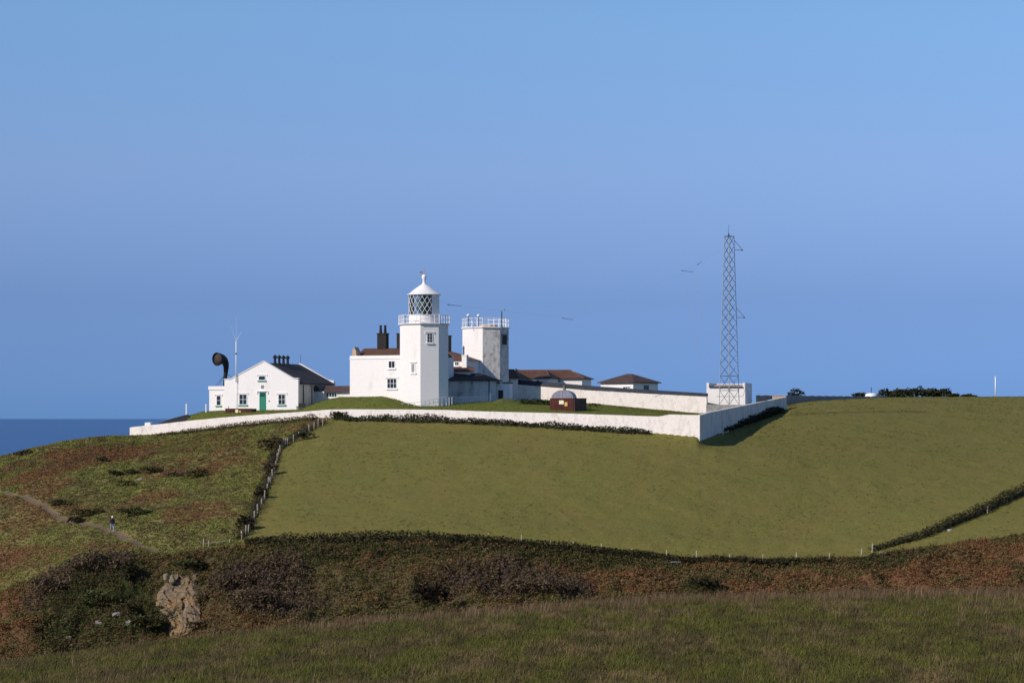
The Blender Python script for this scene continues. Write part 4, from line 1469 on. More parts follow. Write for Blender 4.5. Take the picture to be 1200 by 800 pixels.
for px0, px1, pt, pb, pots, yl in ((443.5, 454, 390.5, 413, 2, D / 2), (466.4, 471, 390.5, 412, 0, D / 2), (523, 527.5, 393, 416, 0, WY + 3)):
    a_, zt_ = fr.at(px0, pt, yl); b_, zb_ = fr.at(px1, pb, yl)
    mb = MB().box(a_, b_, yl - 0.4, yl + 0.4, zb_, zt_ - 0.12).box(a_ - 0.07, b_ + 0.07, yl - 0.47, yl + 0.47, zt_ - 0.119, zt_)
    ch = mb.build('chimney', CHIM, kh)
    for k in range(pots):
        cx = a_ + (b_ - a_) * (k + 0.5) / pots
        MB().ngon(cx, yl, 0.22, zt_ + 0.001, zt_ + 0.95, 10, 0, r1=0.15).ngon(cx, yl, 0.20, zt_ + 0.951, zt_ + 1.1, 10).build('chimney_pot', CHIM, ch)
window(kh, fr, 455.2, 463.0, 422.6, 431.4, 0, 2, 1, hood=False)
window(kh, fr, 453.6, 465.0, 443.0, 455.2, 0, 3, 2)
window(kh, fr, 533, 538, 423.5, 428.5, WY, 2, 1, hood=False)

# ------------------------------------------------------------------ low stores beside the tower (tower shade falls on it)
SY = 341.0
fr = Fr(522, 472, SY, -6)
st = thing('store_house', 'low white store building with a dark hipped slate roof right of the lighthouse', 'building', fr.o, -6)
x1, ze = fr.at(580, 446)
D = 6.0
MB().box(0, x1, 0, D, -1.2, ze).build('wall', SHADEPAINT, st)  # wall colour darkened to deepen the tower's shade
_, zr = fr.at(550, 437.3, D / 2)
mb = hip_roof(MB(), 0, x1, 0, D, ze + 0.002, zr - ze, (0.3, 2.6), 0.35)
mb.build('roof', SLATET, st)
for px_, py0_, py1_ in ((540, 447.5, 449.5), (553, 446.5, 450), (540, 460, 462)):
    a_, z0_ = fr.at(px_ - 1, py1_); b_, z1_ = fr.at(px_ + 1, py0_)
    MB().box(a_, b_, -0.06, -0.002, z0_, z1_).build('vent', GREYC, st)
a_, z0_ = fr.at(573.2, 471); b_, z1_ = fr.at(574.2, 446.2)
MB().tube((a_, -0.08, z0_), (a_, -0.08, z1_), 0.06).build('drainpipe', DARKM, st)
# white plaster lobby at its right end
fr2 = Fr(580.5, 470, SY + 1, -6)
lb = thing('porch', 'small white porch with a dark doorway at the right end of the store', 'porch', fr2.o, -6)
x1, z1 = fr2.at(597, 449)
MB().box(0.1, x1, 0.3, 4, -1.0, z1).build('wall', WHITE, lb)
a_, z0_ = fr2.at(584, 468.5, 0.3); b_, z1_ = fr2.at(589.5, 457, 0.3)
MB().box(a_, b_, 0.25, 0.298, z0_, z1_).build('door', SLATE, lb)
a_, z0_ = fr2.at(586, 454, 0.3); b_, z1_ = fr2.at(589, 448.5, 0.3)
MB().box(a_, b_, 0.16, 0.297, z0_ + 0.25, z1_ + 0.0).build('wall_box', WMETAL, lb)
MB().box(0.1, x1 + 0.1, 0.2, 4.1, z1 + 0.003, z1 + 0.15).build('roof', SLATET, lb)

# ------------------------------------------------------------------ bungalows behind
def bungalow(px0, px1, py_e, py_r, py_b, Y, rz, label, roofm, inset, D, wins, over=0.35):
    fr = Fr(px0, py_b, Y, rz)
    t = thing('bungalow', label, 'bungalow', fr.o, rz, 'low bungalows behind the garden wall')
    x1, ze = fr.at(px1, py_e)
    _, zr = fr.at((px0 + px1) / 2, py_r, D / 2)
    MB().box(0, x1, 0, D, -3.0, ze).build('wall', WHITE, t)
    hip_roof(MB(), 0, x1, 0, D, ze + 0.003, zr - ze, inset, over).build('roof', roofm, t)
    for a_, b_ in wins:
        window(t, fr, a_, b_, py_e + 1.2, py_e + 4.2, 0, 3, 1, hood=False)
    return t, fr, ze, zr


def hip_tiles(t, fr, px0, px1, py_e, ze, zr, inset, D, over=0.35):
    x1, _ = fr.at(px1, py_e)
    mb = MB()
    for xa, xb in ((-over, -over + inset[0]), (x1 + over, x1 + over - inset[1])):
        mb.tube((xa, -over, ze + 0.16), (xb, D / 2, zr + 0.03), 0.07, n=5)
    mb.tube((-over + inset[0], D / 2, zr + 0.03), (x1 + over - inset[1], D / 2, zr + 0.03), 0.07, n=5)
    mb.build('ridge_tiles', TAN if False else BROWNR, t)


BROWNR = simple('ridge_tile_clay', (0.16, 0.085, 0.05), 0.85, 0.3, 3)
for px0, px1, pe, pr, Y_, lab, ins, wins in (
        (527, 606, 443.6, 433.4, 357, 'brown roofed bungalow just behind the dark slate roof of the store', (0.5, 1.6), [(593, 599)]),
        (598, 643, 443.4, 433.8, 362.5, 'brown roofed bungalow in the middle of the terrace, with a small black flue', (0.45, 1.5), [(611, 616), (626, 632)]),
        (634, 682, 443.9, 433.7, 368, 'brown roofed bungalow at the right end of the terrace', (0.45, 2.9), [(653, 658)])):
    t, fr, ze, zr = bungalow(px0, px1, pe, pr, 452, Y_, -14, lab, BROWNT, ins, 6.5, wins)
    hip_tiles(t, fr, px0, px1, pe, ze, zr, ins, 6.5)
    if px0 == 598:
        a_, z_ = fr.at(601, 432, 3.0)
        MB().tube((a_ + 0.5, 3.0, zr - 0.6), (a_ + 0.5, 3.0, z_), 0.12).build('flue', DARKM, t)
fr = Fr(742, 457, 378, 0)
rzz = -40
t = thing('bungalow', 'small square bungalow with a dark pyramid roof seen corner on', 'bungalow', fr.o, rzz, 'low bungalows behind the garden wall')
s = 378 / F
fq = Fr(742, 457, 378, rzz)
L = 39 * s / math.cos(math.radians(40)) * 0.95; Wd = 33 * s / math.sin(math.radians(40)) * 0.95
ze = (457 - 448.4) * s
MB().box(-L, 0, 0, Wd, -2.5, ze).build('wall', WHITE, t)
mb = MB()
o_ = 0.4
zr = (457 - 437.3) * s
mb.add([(-L - o_, -o_, ze + .003), (o_, -o_, ze + .003), (o_, Wd + o_, ze + .003), (-L - o_, Wd + o_, ze + .003), (-L - o_, -o_, ze + .12), (o_, -o_, ze + .12), (o_, Wd + o_, ze + .12), (-L - o_, Wd + o_, ze + .12), (-L * 0.5 - 0.5, Wd / 2, zr), (-L * 0.5 + 0.5, Wd / 2, zr)],
       [(0, 3, 2, 1), (0, 1, 5, 4), (1, 2, 6, 5), (2, 3, 7, 6), (3, 0, 4, 7), (4, 5, 9, 8), (6, 7, 8, 9), (5, 6, 9), (7, 4, 8)])
mb.build('roof', DARKT, t)
window(t, fq, 730, 739, 452.6, 455.2, 0, 3, 1, hood=False)
MB().box(0.002, 0.05, Wd * 0.42, Wd * 0.62, ze - 1.1, ze - 0.35).build('side_window', PANE, t)

# ------------------------------------------------------------------ fog signal house
GY = 342.0
fr = Fr(263, 481.5, GY, -20)
fr_house = fr
fh = thing('gabled_house', 'white gabled engine house with a green door and green window sills', 'house', fr.o, -20)
GW, ze = fr.at(349.5, 444.5)
xap, zap = fr.at(309, 423.5)
xl2, zl2 = fr.at(270, 444.5)
xr2, zr2 = fr.at(343, 443.5)
D = 12.3
# front gable with parapet shoulders
mb = MB().prism([(0, -1.0), (GW, -1.0), (GW, ze), (xr2, zr2), (xap, zap), (xl2, zl2), (0, zl2)], 0, 0.45)
mb.build('front_gable', WHITE, fh)
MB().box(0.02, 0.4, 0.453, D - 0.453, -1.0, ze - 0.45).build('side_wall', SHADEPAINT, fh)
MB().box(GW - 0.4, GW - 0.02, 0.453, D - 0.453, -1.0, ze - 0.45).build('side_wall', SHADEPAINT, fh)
MB().prism([(0, -1.0), (GW, -1.0), (GW, ze), (xr2, zr2), (xap, zap), (xl2, zl2), (0, zl2)], D - 0.45, D).build('rear_gable', WHITE, fh)
mb = MB()
dz = 0.32
for sx, xe in ((-1, 0.0 - 0.25), (1, GW + 0.25)):
    zlow = ze - 0.62
    pts = [(xap, zap - dz), (xe, zlow), (xe, zlow + 0.14), (xap, zap - dz + 0.16)]
    mb.prism(pts if sx < 0 else pts[::-1], 0.455, D - 0.455)
mb.build('roof', SLATET, fh)
# coping line on the front gable
mb = MB()
for pa, pb in (((xap, zap), (xl2, zl2)), ((xap, zap), (xr2, zr2))):
    mb.prism([(pa[0], pa[1] + 0.004), (pb[0], pb[1] + 0.004), (pb[0], pb[1] + 0.11), (pa[0], pa[1] + 0.11)], -0.08, 0.52)
mb.box(-0.05, xl2, -0.08, 0.52, zl2 + 0.004, zl2 + 0.1).box(xr2, GW + 0.05, -0.08, 0.52, max(ze, zr2) + 0.004, max(ze, zr2) + 0.1)
mb.build('coping', WHITE, fh)
for a_, b_ in ((280.2, 289.5), (326.0, 334.5)):
    window(fh, fr, a_, b_, 461.5, 474.2, 0, 2, 2, sill=SILL)
window(fh, fr, 303.0, 311.2, 440.0, 445.5, 0, 1, 1, sill=SILL)
a_, z0_ = fr.at(304.2, 482.3); b_, z1_ = fr.at(311.6, 459.5)
mb = MB().box(a_, a_ + 0.1, -0.06, 0.02, z0_, z1_).box(b_ - 0.1, b_, -0.06, 0.02, z0_, z1_).box(a_ + 0.1, b_ - 0.1, -0.058, 0.02, z1_ - 0.1, z1_)
zmid = z1_ - 0.62
mb.box(a_ + 0.102, b_ - 0.102, -0.04, 0.03, z0_, zmid)
dr = mb.build('door', GREEN, fh)
MB().box(a_ + 0.101, b_ - 0.101, -0.03, 0.03, zmid + 0.002, z1_ - 0.102).build('fanlight', glass_dark('green_fanlight_glass', (0.015, 0.06, 0.055)), dr)
MB().box(a_ - 0.3, b_ + 0.3, -0.14, 0.02, z1_ + 0.1, z1_ + 0.22).box(a_ - 0.4, a_ - 0.27, -0.12, 0.02, z1_ - 0.2, z1_ + 0.098).box(b_ + 0.27, b_ + 0.4, -0.12, 0.02, z1_ - 0.2, z1_ + 0.098).build('hood_mould', WHITE, dr)
MB().tube((b_ - 0.25, -0.04, z0_ + 1.0), (b_ - 0.25, -0.10, z0_ + 1.0), 0.04).build('handle', DARKM, dr)
# date plaque / vent above the door
ax, az = fr.at(306.0, 455); bx, bz = fr.at(309.2, 451.2)
MB().box(ax, bx, -0.05, -0.002, az, bz).build('plaque', GREYC, fh)
ax, az = fr.at(314.8, 470.3); bx, bz = fr.at(315.8, 468.8)
MB().box(ax, bx, -0.08, -0.002, az, bz).build('doorbell_box', GREYC, fh)
# row of four black vents on the ridge
for k in range(4):
    yl = 3.6 + k * 1.38
    xq, zq = fr.at(319.5 + k * 4.0, 418.5, yl)
    mb = MB().ngon(xap, yl, 0.20, zap - 0.6, zap + 0.55, 10, 0, r1=0.17).ngon(xap, yl, 0.30, zap + 0.55, zap + 0.78, 10).ngon(xap, yl, 0.28, zap + 0.78, zap + 1.05, 10, 0, r1=0.03)
    mb.ngon(xap, yl, 0.34, zap - 0.35, zap - 0.1, 10, 0, r1=0.24)
    mb.build('ridge_vent', DARKM, fh)
# drain pipes on the side wall
for yl in (1.6, 4.4):
    MB().tube((GW + 0.05, yl, -0.6), (GW + 0.05, yl, ze - 0.7), 0.06).build('drainpipe', DARKM, fh)
MB().tube((xap, D - 0.3, zap), (xap, D - 0.3, zap + 1.3), 0.025).build('aerial', GALVD, fh)

# flat roofed annexe at the left
fr = Fr(245.2, 481.5, GY + 3.0, -20)
an = thing('annexe', 'small flat roofed white annexe on the left of the gabled house', 'building', fr.o, -20)
x1, zt_ = fr.at(264.5, 452.3)
_, zb_ = fr.at(255, 456.6)
MB().box(0, x1 - 0.05, 0, 6.0, -1.2, zb_).build('wall', WHITE, an)
MB().box(-0.1, x1 - 0.04, -0.1, 6.1, zb_ + 0.003, zt_).build('parapet', WHITE, an)
window(an, fr, 253.6, 259.0, 463.0, 475.0, 0, 1, 2, hood=True, sill=SILL)

# fog horn
fr = Fr(262.5, 452, GY + 5.2, -20)
hn = thing('fog_horn', 'big black trumpet shaped fog horn standing on the annexe roof', 'fog horn', fr.o, 0)
s = (GY + 5.2) / F
pt = lambda px, py, dy=0.0: Vector(((px - 262.5) * s, dy, (452 - py) * s))
ends = [pt(263.4, 452.2), pt(263.8, 444), pt(264.6, 436), pt(265.0, 430.5), pt(264.6, 426), pt(263.0, 422.6, -0.15), pt(260.8, 421.2, -0.45), pt(258.3, 420.8, -0.85), pt(256.0, 421.0, -1.2)]
rads = [0.24, 0.25, 0.31, 0.38, 0.45, 0.56, 0.70, 0.82, 0.88]
mb = MB().path_tube(ends, rads, 24, cap=False)
dirv = (ends[-1] - ends[-2]).normalized()
mb.build('trumpet', DARKM, hn)
mb = MB().path_tube([ends[-1] - dirv * 0.02, ends[-1] + dirv * 0.10], [0.93, 0.95], 24, cap=False)
mb.path_tube([ends[-1] + dirv * 0.10, ends[-1] - dirv * 0.12], [0.95, 0.80], 24, cap=False)
mb.build('mouth_rim', DARKM, hn)
MB().path_tube([ends[-1] - dirv * 0.20, ends[-1] - dirv * 0.16], [0.82, 0.82], 24).build('mouth_grille', simple('rusty_mesh', (0.055, 0.040, 0.036), 0.9, 0.35, 4), hn)
mb = MB()
for q in ((252.5, 451.5, 0.4), (256.5, 451.5, -0.8), (273.5, 443, 0.6)):
    mb.tube(pt(264.6, 437), pt(*q), 0.028, n=5)
mb.build('stay', GALVD, hn)

# link building between the gabled house and the keepers' house
hw_ = fr_house.o + Matrix.Rotation(math.radians(-20), 3, 'Z') @ Vector((GW - 0.02, 5.2, -0.2))
fr = Fr(365, 478, GY, -20); fr.o = hw_; fr.e = fr.R @ (Vector((0, 0, EYE)) - hw_)
lk = thing('link_building', 'low grey lean-to and white link range with a dark roof between the two houses', 'building', fr.o, -20)
x1, ze = fr.at(379.5, 458.5)
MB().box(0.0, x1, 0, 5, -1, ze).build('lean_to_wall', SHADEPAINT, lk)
x2, _ = fr.at(412, 458.5, 0.6)
MB().box(x1 + 0.002, x2, 0.6, 5, -1, ze - 0.1).build('wall', WHITE, lk)
_, zr = fr.at(390, 452.0, 2.8)
xa, _ = fr.at(375, 452, 2.8)
mb = MB()
mb.add([(x1 - 0.6, 0.2, ze - 0.097), (x2, 0.2, ze - 0.097), (x2, 2.8, zr), (xa - 0.4, 2.8, zr), (x1 - 0.6, 5.4, ze - 0.097), (x2, 5.4, ze - 0.097)], [(0, 1, 2, 3), (3, 2, 5, 4), (0, 3, 4), (1, 5, 2), (0, 4, 5, 1)])
mb.build('roof', DARKT, lk)
xb, _ = fr.at(365.5, 458)
xc, _ = fr.at(375, 458)
prof = [(xb + (xc - xb) * (0.5 - 0.5 * math.cos(a)), ze + 0.003 + 0.85 * math.sin(a)) for a in np.linspace(0, math.pi, 13)]
MB().prism(prof[::-1], -0.1, 4.5).build('arched_roof', SLATE, lk)
window(lk, fr, 382.5, 395.0, 460.2, 465.5, 0.6, 4, 1, hood=False)
a_, z0_ = fr.at(380.2, 469, 0.6); b_, z1_ = fr.at(383, 460.5, 0.6)

# ------------------------------------------------------------------ white block by the mast
BY = 346.0
fr = Fr(828, 482.5, BY, -12)
bk = thing('transmitter_hut', 'white flat roofed transmitter hut behind the lattice mast', 'hut', fr.o, -12)
x1, zt_ = fr.at(873.2, 448.3)
_, zg = fr.at(850, 453.3)
D = 2.0 / math.sin(math.radians(12)) * 0.95
D = 8.4
MB().box(0, x1, 0, D, -1.0, zg).build('wall', WHITE, bk)
mb = MB().box(0, 0.32, -0.02, D, zg + 0.002, zt_).box(x1 - 0.32, x1, -0.02, D, zg + 0.002, zt_).box(0.322, x1 - 0.322, D - 0.3, D, zg + 0.002, zt_ - 0.02)
mb.build('parapet', WHITE, bk)
mb = MB().add([(0.324, -0.12, zg + 0.06), (x1 - 0.324, -0.12, zg + 0.06), (x1 - 0.324, D - 0.31, zt_ - 0.12), (0.324, D - 0.31, zt_ - 0.12), (0.324, -0.12, zg + 0.003), (x1 - 0.324, -0.12, zg + 0.003), (x1 - 0.324, D - 0.31, zg + 0.003), (0.324, D - 0.31, zg + 0.003)],
              [(0, 1, 2, 3), (4, 7, 6, 5), (0, 4, 5, 1), (1, 5, 6, 2), (2, 6, 7, 3), (3, 7, 4, 0)])
mb.build('roof', BEIGE, bk)
MB().box(0.33, x1 - 0.33, -0.20, -0.125, zg - 0.06, zg + 0.06).build('eaves_shadow_strip', DARKM, bk)  # black strip standing for the shadow line below the roof edge
w = MB().box(x1 + 0.002, x1 + 0.06, 3.2, 5.2, zt_ - 1.35, zt_ - 0.55).build('side_window', WMETAL, bk)
MB().box(x1 + 0.06, x1 + 0.075, 3.35, 5.05, zt_ - 1.25, zt_ - 0.65).build('pane', glass_dark('greenish_window_glass', (0.02, 0.05, 0.05)), w)

# concrete plinth and lattice mast
MY = 341.0
fr = Fr(854.5, 474, MY, -12)
pl = thing('mast_plinth', 'grey stained concrete plinth under the lattice mast', 'plinth', fr.o, -12)
a_, z0_ = fr.at(829.5, 484); b_, _ = fr.at(872.5, 484)
MB().box(a_, b_, -1.7, 1.9, z0_ - 0.6, -0.02).build('plinth_block', GREYC, pl)
mast = thing('lattice_mast', 'tall steel lattice radio mast rising in front of the white hut', 'mast', fr.o, 40)
s = MY / F
hb = 11.6 * s / 1.41; htp = 5.6 * s / 1.41
H = (474 - 277) * s
corner = lambda k, u: Vector((((-1, 1, 1, -1)[k]) * (hb + (htp - hb) * u), ((-1, -1, 1, 1)[k]) * (hb + (htp - hb) * u), H * u))
for k in range(4):
    MB().tube(corner(k, 0), corner(k, 1), 0.055, 0.045, 6).build('leg', GALV, mast)
for k in range(4):
    mb = MB()
    lv = [0.0]
    u = 0.0
    levels = [0, 0.085, 0.17] + [0.17 + 0.83 * ((i + 1) / 14) ** 0.93 for i in range(14)]
    for i in range(len(levels) - 1):
        a_, b_ = levels[i], levels[i + 1]
        mb.tube(corner(k, a_), corner((k + 1) % 4, b_), 0.03, n=5)
        mb.tube(corner((k + 1) % 4, a_), corner(k, b_), 0.03, n=5)
        if i in (1, 2, 16):
            mb.tube(corner(k, a_), corner((k + 1) % 4, a_), 0.035, n=5)
    mb.tube(corner(k, 1), corner((k + 1) % 4, 1), 0.05, n=5)
    mb.build('face_bracing', GALVD if k in (1, 3) else GALV, mast)
MB().tube((-htp * 0.2, 0, H - 0.3), (-htp * 0.2, 0, H + 1.6), 0.03, 0.018).build('whip_antenna', GALVD, mast)
for py_ in (293, 372):
    z = (474 - py_) * s
    u = z / H
    q = corner(1, u)
    dq = Vector((math.cos(math.radians(40)), -math.sin(math.radians(40)), 0))
    mb = MB().tube(q, q + dq * 1.15, 0.04).tube(q + Vector((0, 0, 1.3)), q + dq * 1.15, 0.035)
    e_ = q + dq * 1.05
    mb.ngon(e_.x, e_.y, 0.10, e_.z - 0.12, e_.z + 0.05, 8)
    mb.build('antenna_bracket', GALVD, mast)
mb = MB().tube((-htp - 0.08, -htp, H), (-htp - 0.08, -htp, H + 0.35), 0.09)
mb.build('obstruction_lamp', DARKM, mast)
mb = MB()
z_ = (474 - 464.5) * s
cl_, cr_ = corner(3, z_ / H), corner(1, z_ / H)
cf_ = Vector((-0.45, -0.55, 0))
mb.tube(cl_ + cf_ - dq * 0.5, cr_ + cf_ + dq * 0.5, 0.03)
mb.tube(cr_ + cf_ + dq * 0.5, cr_ + dq * 0.9 + Vector((0, 0, 1.2)), 0.025)
mb.tube(cl_, cl_ + cf_, 0.025).tube(cr_, cr_ + cf_, 0.025)
mb.build('cable_tray', GALVD, mast)

# aerial wires: strung from the mast to the lighthouse, with insulator spreaders
mast_top = fr.o + Vector((0, 0, H - 1.2))
aw = thing('aerial_wires', 'hair thin radio wires strung from the mast towards the lighthouse', 'aerial wires', mast_top)
wpts = [mast_top, P(816, 309, 340), P(805, 318, 339), P(663, 373, 337), P(530, 357.2, 334), P(511, 352, 333)]
mb = MB()
for a_, b_ in zip(wpts[:-1], wpts[1:]):
    mb.tube(a_ - mast_top, b_ - mast_top, 0.007, n=4)
mb.build('main_wire', GALV, aw)
mb = MB()
for (a0, b0), (a1, b1) in (((800.5, 319), (826, 440)), ((814, 320), (838, 446))):
    prev = P(a0, b0, 339) - mast_top
    for i in range(1, 7):
        u = i / 6
        q = P(a0 + (a1 - a0) * (u - 0.10 * math.sin(math.pi * u)), b0 + (b1 - b0) * u, 339 + 1 * u) - mast_top
        mb.tube(prev, q, 0.016, n=4); prev = q
mb.build('down_lead', GALV, aw)
for (a0, b0, a1, b1, Y_) in ((798, 317, 812.5, 318.6, 339), (816.5, 310.5, 822, 306.8, 340), (658.5, 372.8, 671.5, 374.3, 337), (524, 357.2, 541, 358.4, 334)):
    mb = MB().tube(P(a0, b0, Y_) - mast_top, P(a1, b1, Y_) - mast_top, 0.03, n=6)
    mb.ball(P(a0 + 1.5, b0 - 0.3, Y_) - mast_top, 0.06, 5)
    mb.build('insulator', GALVD, aw)

# ------------------------------------------------------------------ rusty container and arched shed
CYY = 316.5
fr = Fr(644.5, 484.6, CYY, -27)
ct = thing('shipping_container', 'rust red steel container with two sign plates on its front behind the white wall', 'container', fr.o, -27)
x1, zt_ = fr.at(672.3, 466.2)
D = 3.7
mb = MB().box(0, x1, 0, D, -0.2, zt_)
mb.build('body', [RUST], ct)
mb = MB()
for k in range(14):
    x = x1 * (k + 0.5) / 14
    mb.box(x - 0.06, x + 0.06, -0.05, -0.002, 0.12, zt_ - 0.12)
mb.box(0, x1, -0.07, -0.003, zt_ - 0.118, zt_).box(0, x1, -0.07, -0.003, -0.2, 0.118).box(0.001, x1 - 0.001, -0.065, -0.0025, zt_ * 0.52, zt_ * 0.52 + 0.1)
mb.build('front_ribs', RUST, ct)
mb = MB()
mb.box(x1 + 0.001, x1 + 0.02, 0.0, D, -0.2, zt_ - 0.001)
for k in range(11):
    y = D * (k + 0.5) / 11
    mb.box(x1 + 0.021, x1 + 0.09, y - 0.10, y + 0.10, 0.1, zt_ - 0.1)
mb.box(x1 + 0.021, x1 + 0.10, 0, D, zt_ - 0.099, zt_).box(x1 + 0.022, x1 + 0.095, 0.01, D - 0.01, zt_ * 0.5, zt_ * 0.5 + 0.1)
mb.build('ribbed_side', RUST_SHADE, ct)
a_, z0_ = fr.at(655.6, 473.4); b_, z1_ = fr.at(661, 469)
w = MB().box(a_, b_, -0.10, -0.072, z0_, z1_).build('sign_plate', CREAMP, ct)
a_, z0_ = fr.at(662, 475.8); b_, z1_ = fr.at(665.3, 471)
w = MB().box(a_, b_, -0.10, -0.072, z0_, z1_).build('sign_plate', YELLOWP, ct)
fr = Fr(646, 478, CYY + 4.6, -24)
ar = thing('arched_shed', 'grey half round corrugated shed end rising behind the rusty container', 'shed', fr.o, -18)
x1, zb = fr.at(671, 467)
_, zt_ = fr.at(658.5, 456.8)
prof = [(x1 / 2 - x1 / 2 * math.cos(a), zb + (zt_ - zb) * math.sin(a)) for a in np.linspace(0, math.pi, 25)] + [(x1, -0.8), (0, -0.8)]
MB().prism(prof[::-1], 0, 1.6).build('shell', GREYI, ar)
mb = MB()
for k in range(9):
    a = math.pi * (k + 1) / 10
    xx = x1 / 2 - x1 / 2 * math.cos(a)
    mb.box(xx - 0.03, xx + 0.03, -0.03, -0.002, -0.6, zb + (zt_ - zb) * math.sin(a) - 0.08)
mb.build('corrugation', GREYI, ar)

# low rusty tank in front of the gabled house
fr = Fr(264, 487.5, 336.0, -20)
tk = thing('rusty_tank', 'low rust brown steel tank with a pale notice in front of the gabled house', 'tank', fr.o, -20)
x1, zt_ = fr.at(294.6, 478.6)
mb = MB().box(0, x1, 0, 1.6, -0.3, zt_)
for k in range(12):
    x = x1 * (k + 0.5) / 12
    mb.box(x - 0.05, x + 0.05, -0.05, -0.002, 0, zt_ - 0.08)
mb.box(-0.03, x1 + 0.03, -0.06, -0.003, zt_ - 0.078, zt_ + 0.02)
mb.build('body', RUST, tk)
a_, z0_ = fr.at(276.2, 483.2); b_, z1_ = fr.at(279.3, 479.6)
MB().box(a_, b_, -0.10, -0.062, z0_, z1_).build('sign_plate', CREAMP, tk)
a_, z0_ = fr.at(280.2, 484.5); b_, z1_ = fr.at(282.6, 481)
MB().box(a_, b_, -0.10, -0.062, z0_, z1_).build('sign_plate', YELLOWP, tk)
MB().tube((0.25, 0.5, zt_), (0.25, 0.5, zt_ + 0.35), 0.04).build('vent_pipe', DARKM, tk)

# white pole with whips in front of the house
hx_, hz_ = fr_house.at(277.5, 481)
hw_ = fr_house.o + Matrix.Rotation(math.radians(-20), 3, 'Z') @ Vector((hx_, -0.22, 0))
fr = Fr(278, 481, 340.0, 0); fr.o = hw_
fp = thing('antenna_pole', 'tall white pole with a forked whip aerial in front of the gabled house', 'pole', fr.o)
s = 338.5 / F
H = (481 - 399) * s
MB().tube((0, 0, -0.3), (0, 0, 4.0), 0.035, 0.035, 8).tube((0, 0, 4.0), (0, 0, H), 0.08, 0.06, 10).build('pole', WMETAL, fp)
MB().tube((0, 0, (481 - 414) * s), (0, 0, (481 - 412.5) * s), 0.12, n=10).build('collar', DARKM, fp)
mb = MB()
for dx, dy_, zt_ in ((-0.75, 0.1, 381), (0.02, 0, 369), (0.75, 0.2, 386)):
    mb.tube((0, 0, H), (dx, dy_, (481 - zt_) * s), 0.016, 0.008, 5)
mb.build('whip', WMETAL, fp)

# dark tarred wall, white box and white posts at the left end of the compound
A_, B_ = P(184, 499, 339), P(219.5, 493, 337)
dw = thing('tarred_wall', 'black tarred sloping wall just inside the left end of the white wall', 'wall', A_)
mb = MB()
tz0 = P(184, 496.4, 339).z - A_.z; tz1 = P(217, 485.4, 337).z - A_.z; tz2 = P(219.5, 487.0, 337).z - A_.z
dx = B_.x - A_.x
prof = [(0, -1.6), (dx, -1.6), (dx, tz2), (dx - 0.3, tz1), (dx * 0.45, tz0 + (tz1 - tz0) * 0.55), (0, tz0)]
mb.prism(prof, 0, 1.2)
mb.build('wall_body', SLATE, dw)
fr = Fr(168.6, 499.5, 337.5, -20)
wb = thing('white_crate', 'small white box lying just behind the left end of the white wall', 'crate', fr.o, -20)
x1, z1 = fr.at(177, 494.6)
MB().prism([(0, -0.8), (x1, -0.8), (x1 - 0.1, z1 - 0.12), (x1 * 0.75, z1), (0.15, z1 - 0.05)], 0, 0.7).build('box', WMETAL, wb)
MB().box(0.1, x1 - 0.1, -0.03, -0.002, -0.1, 0.1).build('band', GREYC, wb)
for px_, pt_, pb_, lab in ((218.3, 474, 488, 'taller white post at the top of the black wall'), (241.3, 474.3, 483.5, 'shorter white post left of the annexe')):
    h = P(px_, pb_, 339.5)
    zg_ = EYE + gz(h.x, h.y).item()
    t = thing('white_post', lab, 'post', (h.x, h.y, min(h.z, zg_)), 0, 'white posts left of the annexe')
    top = P(px_, pt_, 339.5).z - min(h.z, zg_)
    MB().box(-0.09, 0.09, -0.09, 0.09, -0.3, top).build('shaft', WMETAL, t)
    MB().ngon(0, 0, 0.15, top + 0.002, top + 0.14, 4, math.radians(45), r1=0.02).build('cap', WMETAL, t)

# dark bench by the corner of the gabled house
h = P(347.5, 481, 338)
bn = thing('bench', 'dark bench at the right hand corner of the gabled house', 'bench', (h.x, h.y, EYE + gz(h.x, h.y).item()), -15)
MB().box(0, 1.15, -0.2, 0.25, 0.42, 0.48).build('seat', DARKM, bn)
MB().box(0, 1.15, 0.26, 0.31, 0.42, 0.85).build('backrest', DARKM, bn)
for x in (0.05, 1.04):
    for y in (-0.17, 0.18):
        MB().box(x, x + 0.06, y, y + 0.05, -0.1, 0.418).build('leg', DARKM, bn)


# ------------------------------------------------------------------ white handrail, picket fence, gate posts
def rail_path(name, label, cat, pts, h, every, bars, rp=0.04):
    W = [P(*p) for p in pts]
    o0 = W[0].copy()
    t = thing(name, label, cat, o0)
    mb = MB()
    for a_, b_ in zip(W[:-1], W[1:]):
        for zf in bars:
            mb.tube(a_ - o0 + Vector((0, 0, h * zf)), b_ - o0 + Vector((0, 0, h * zf)), rp * 0.8, n=6)
    mb.build('rail', WMETAL, t)
    for a_, b_ in zip(W[:-1], W[1:]):
        n = max(1, round((b_ - a_).length / every))
        for k in range(n):
            q = a_.lerp(b_, k / n) - o0
            MB().tube(q + Vector((0, 0, -0.5)), q + Vector((0, 0, h)), rp, n=6).build('post', WMETAL, t)
    return t


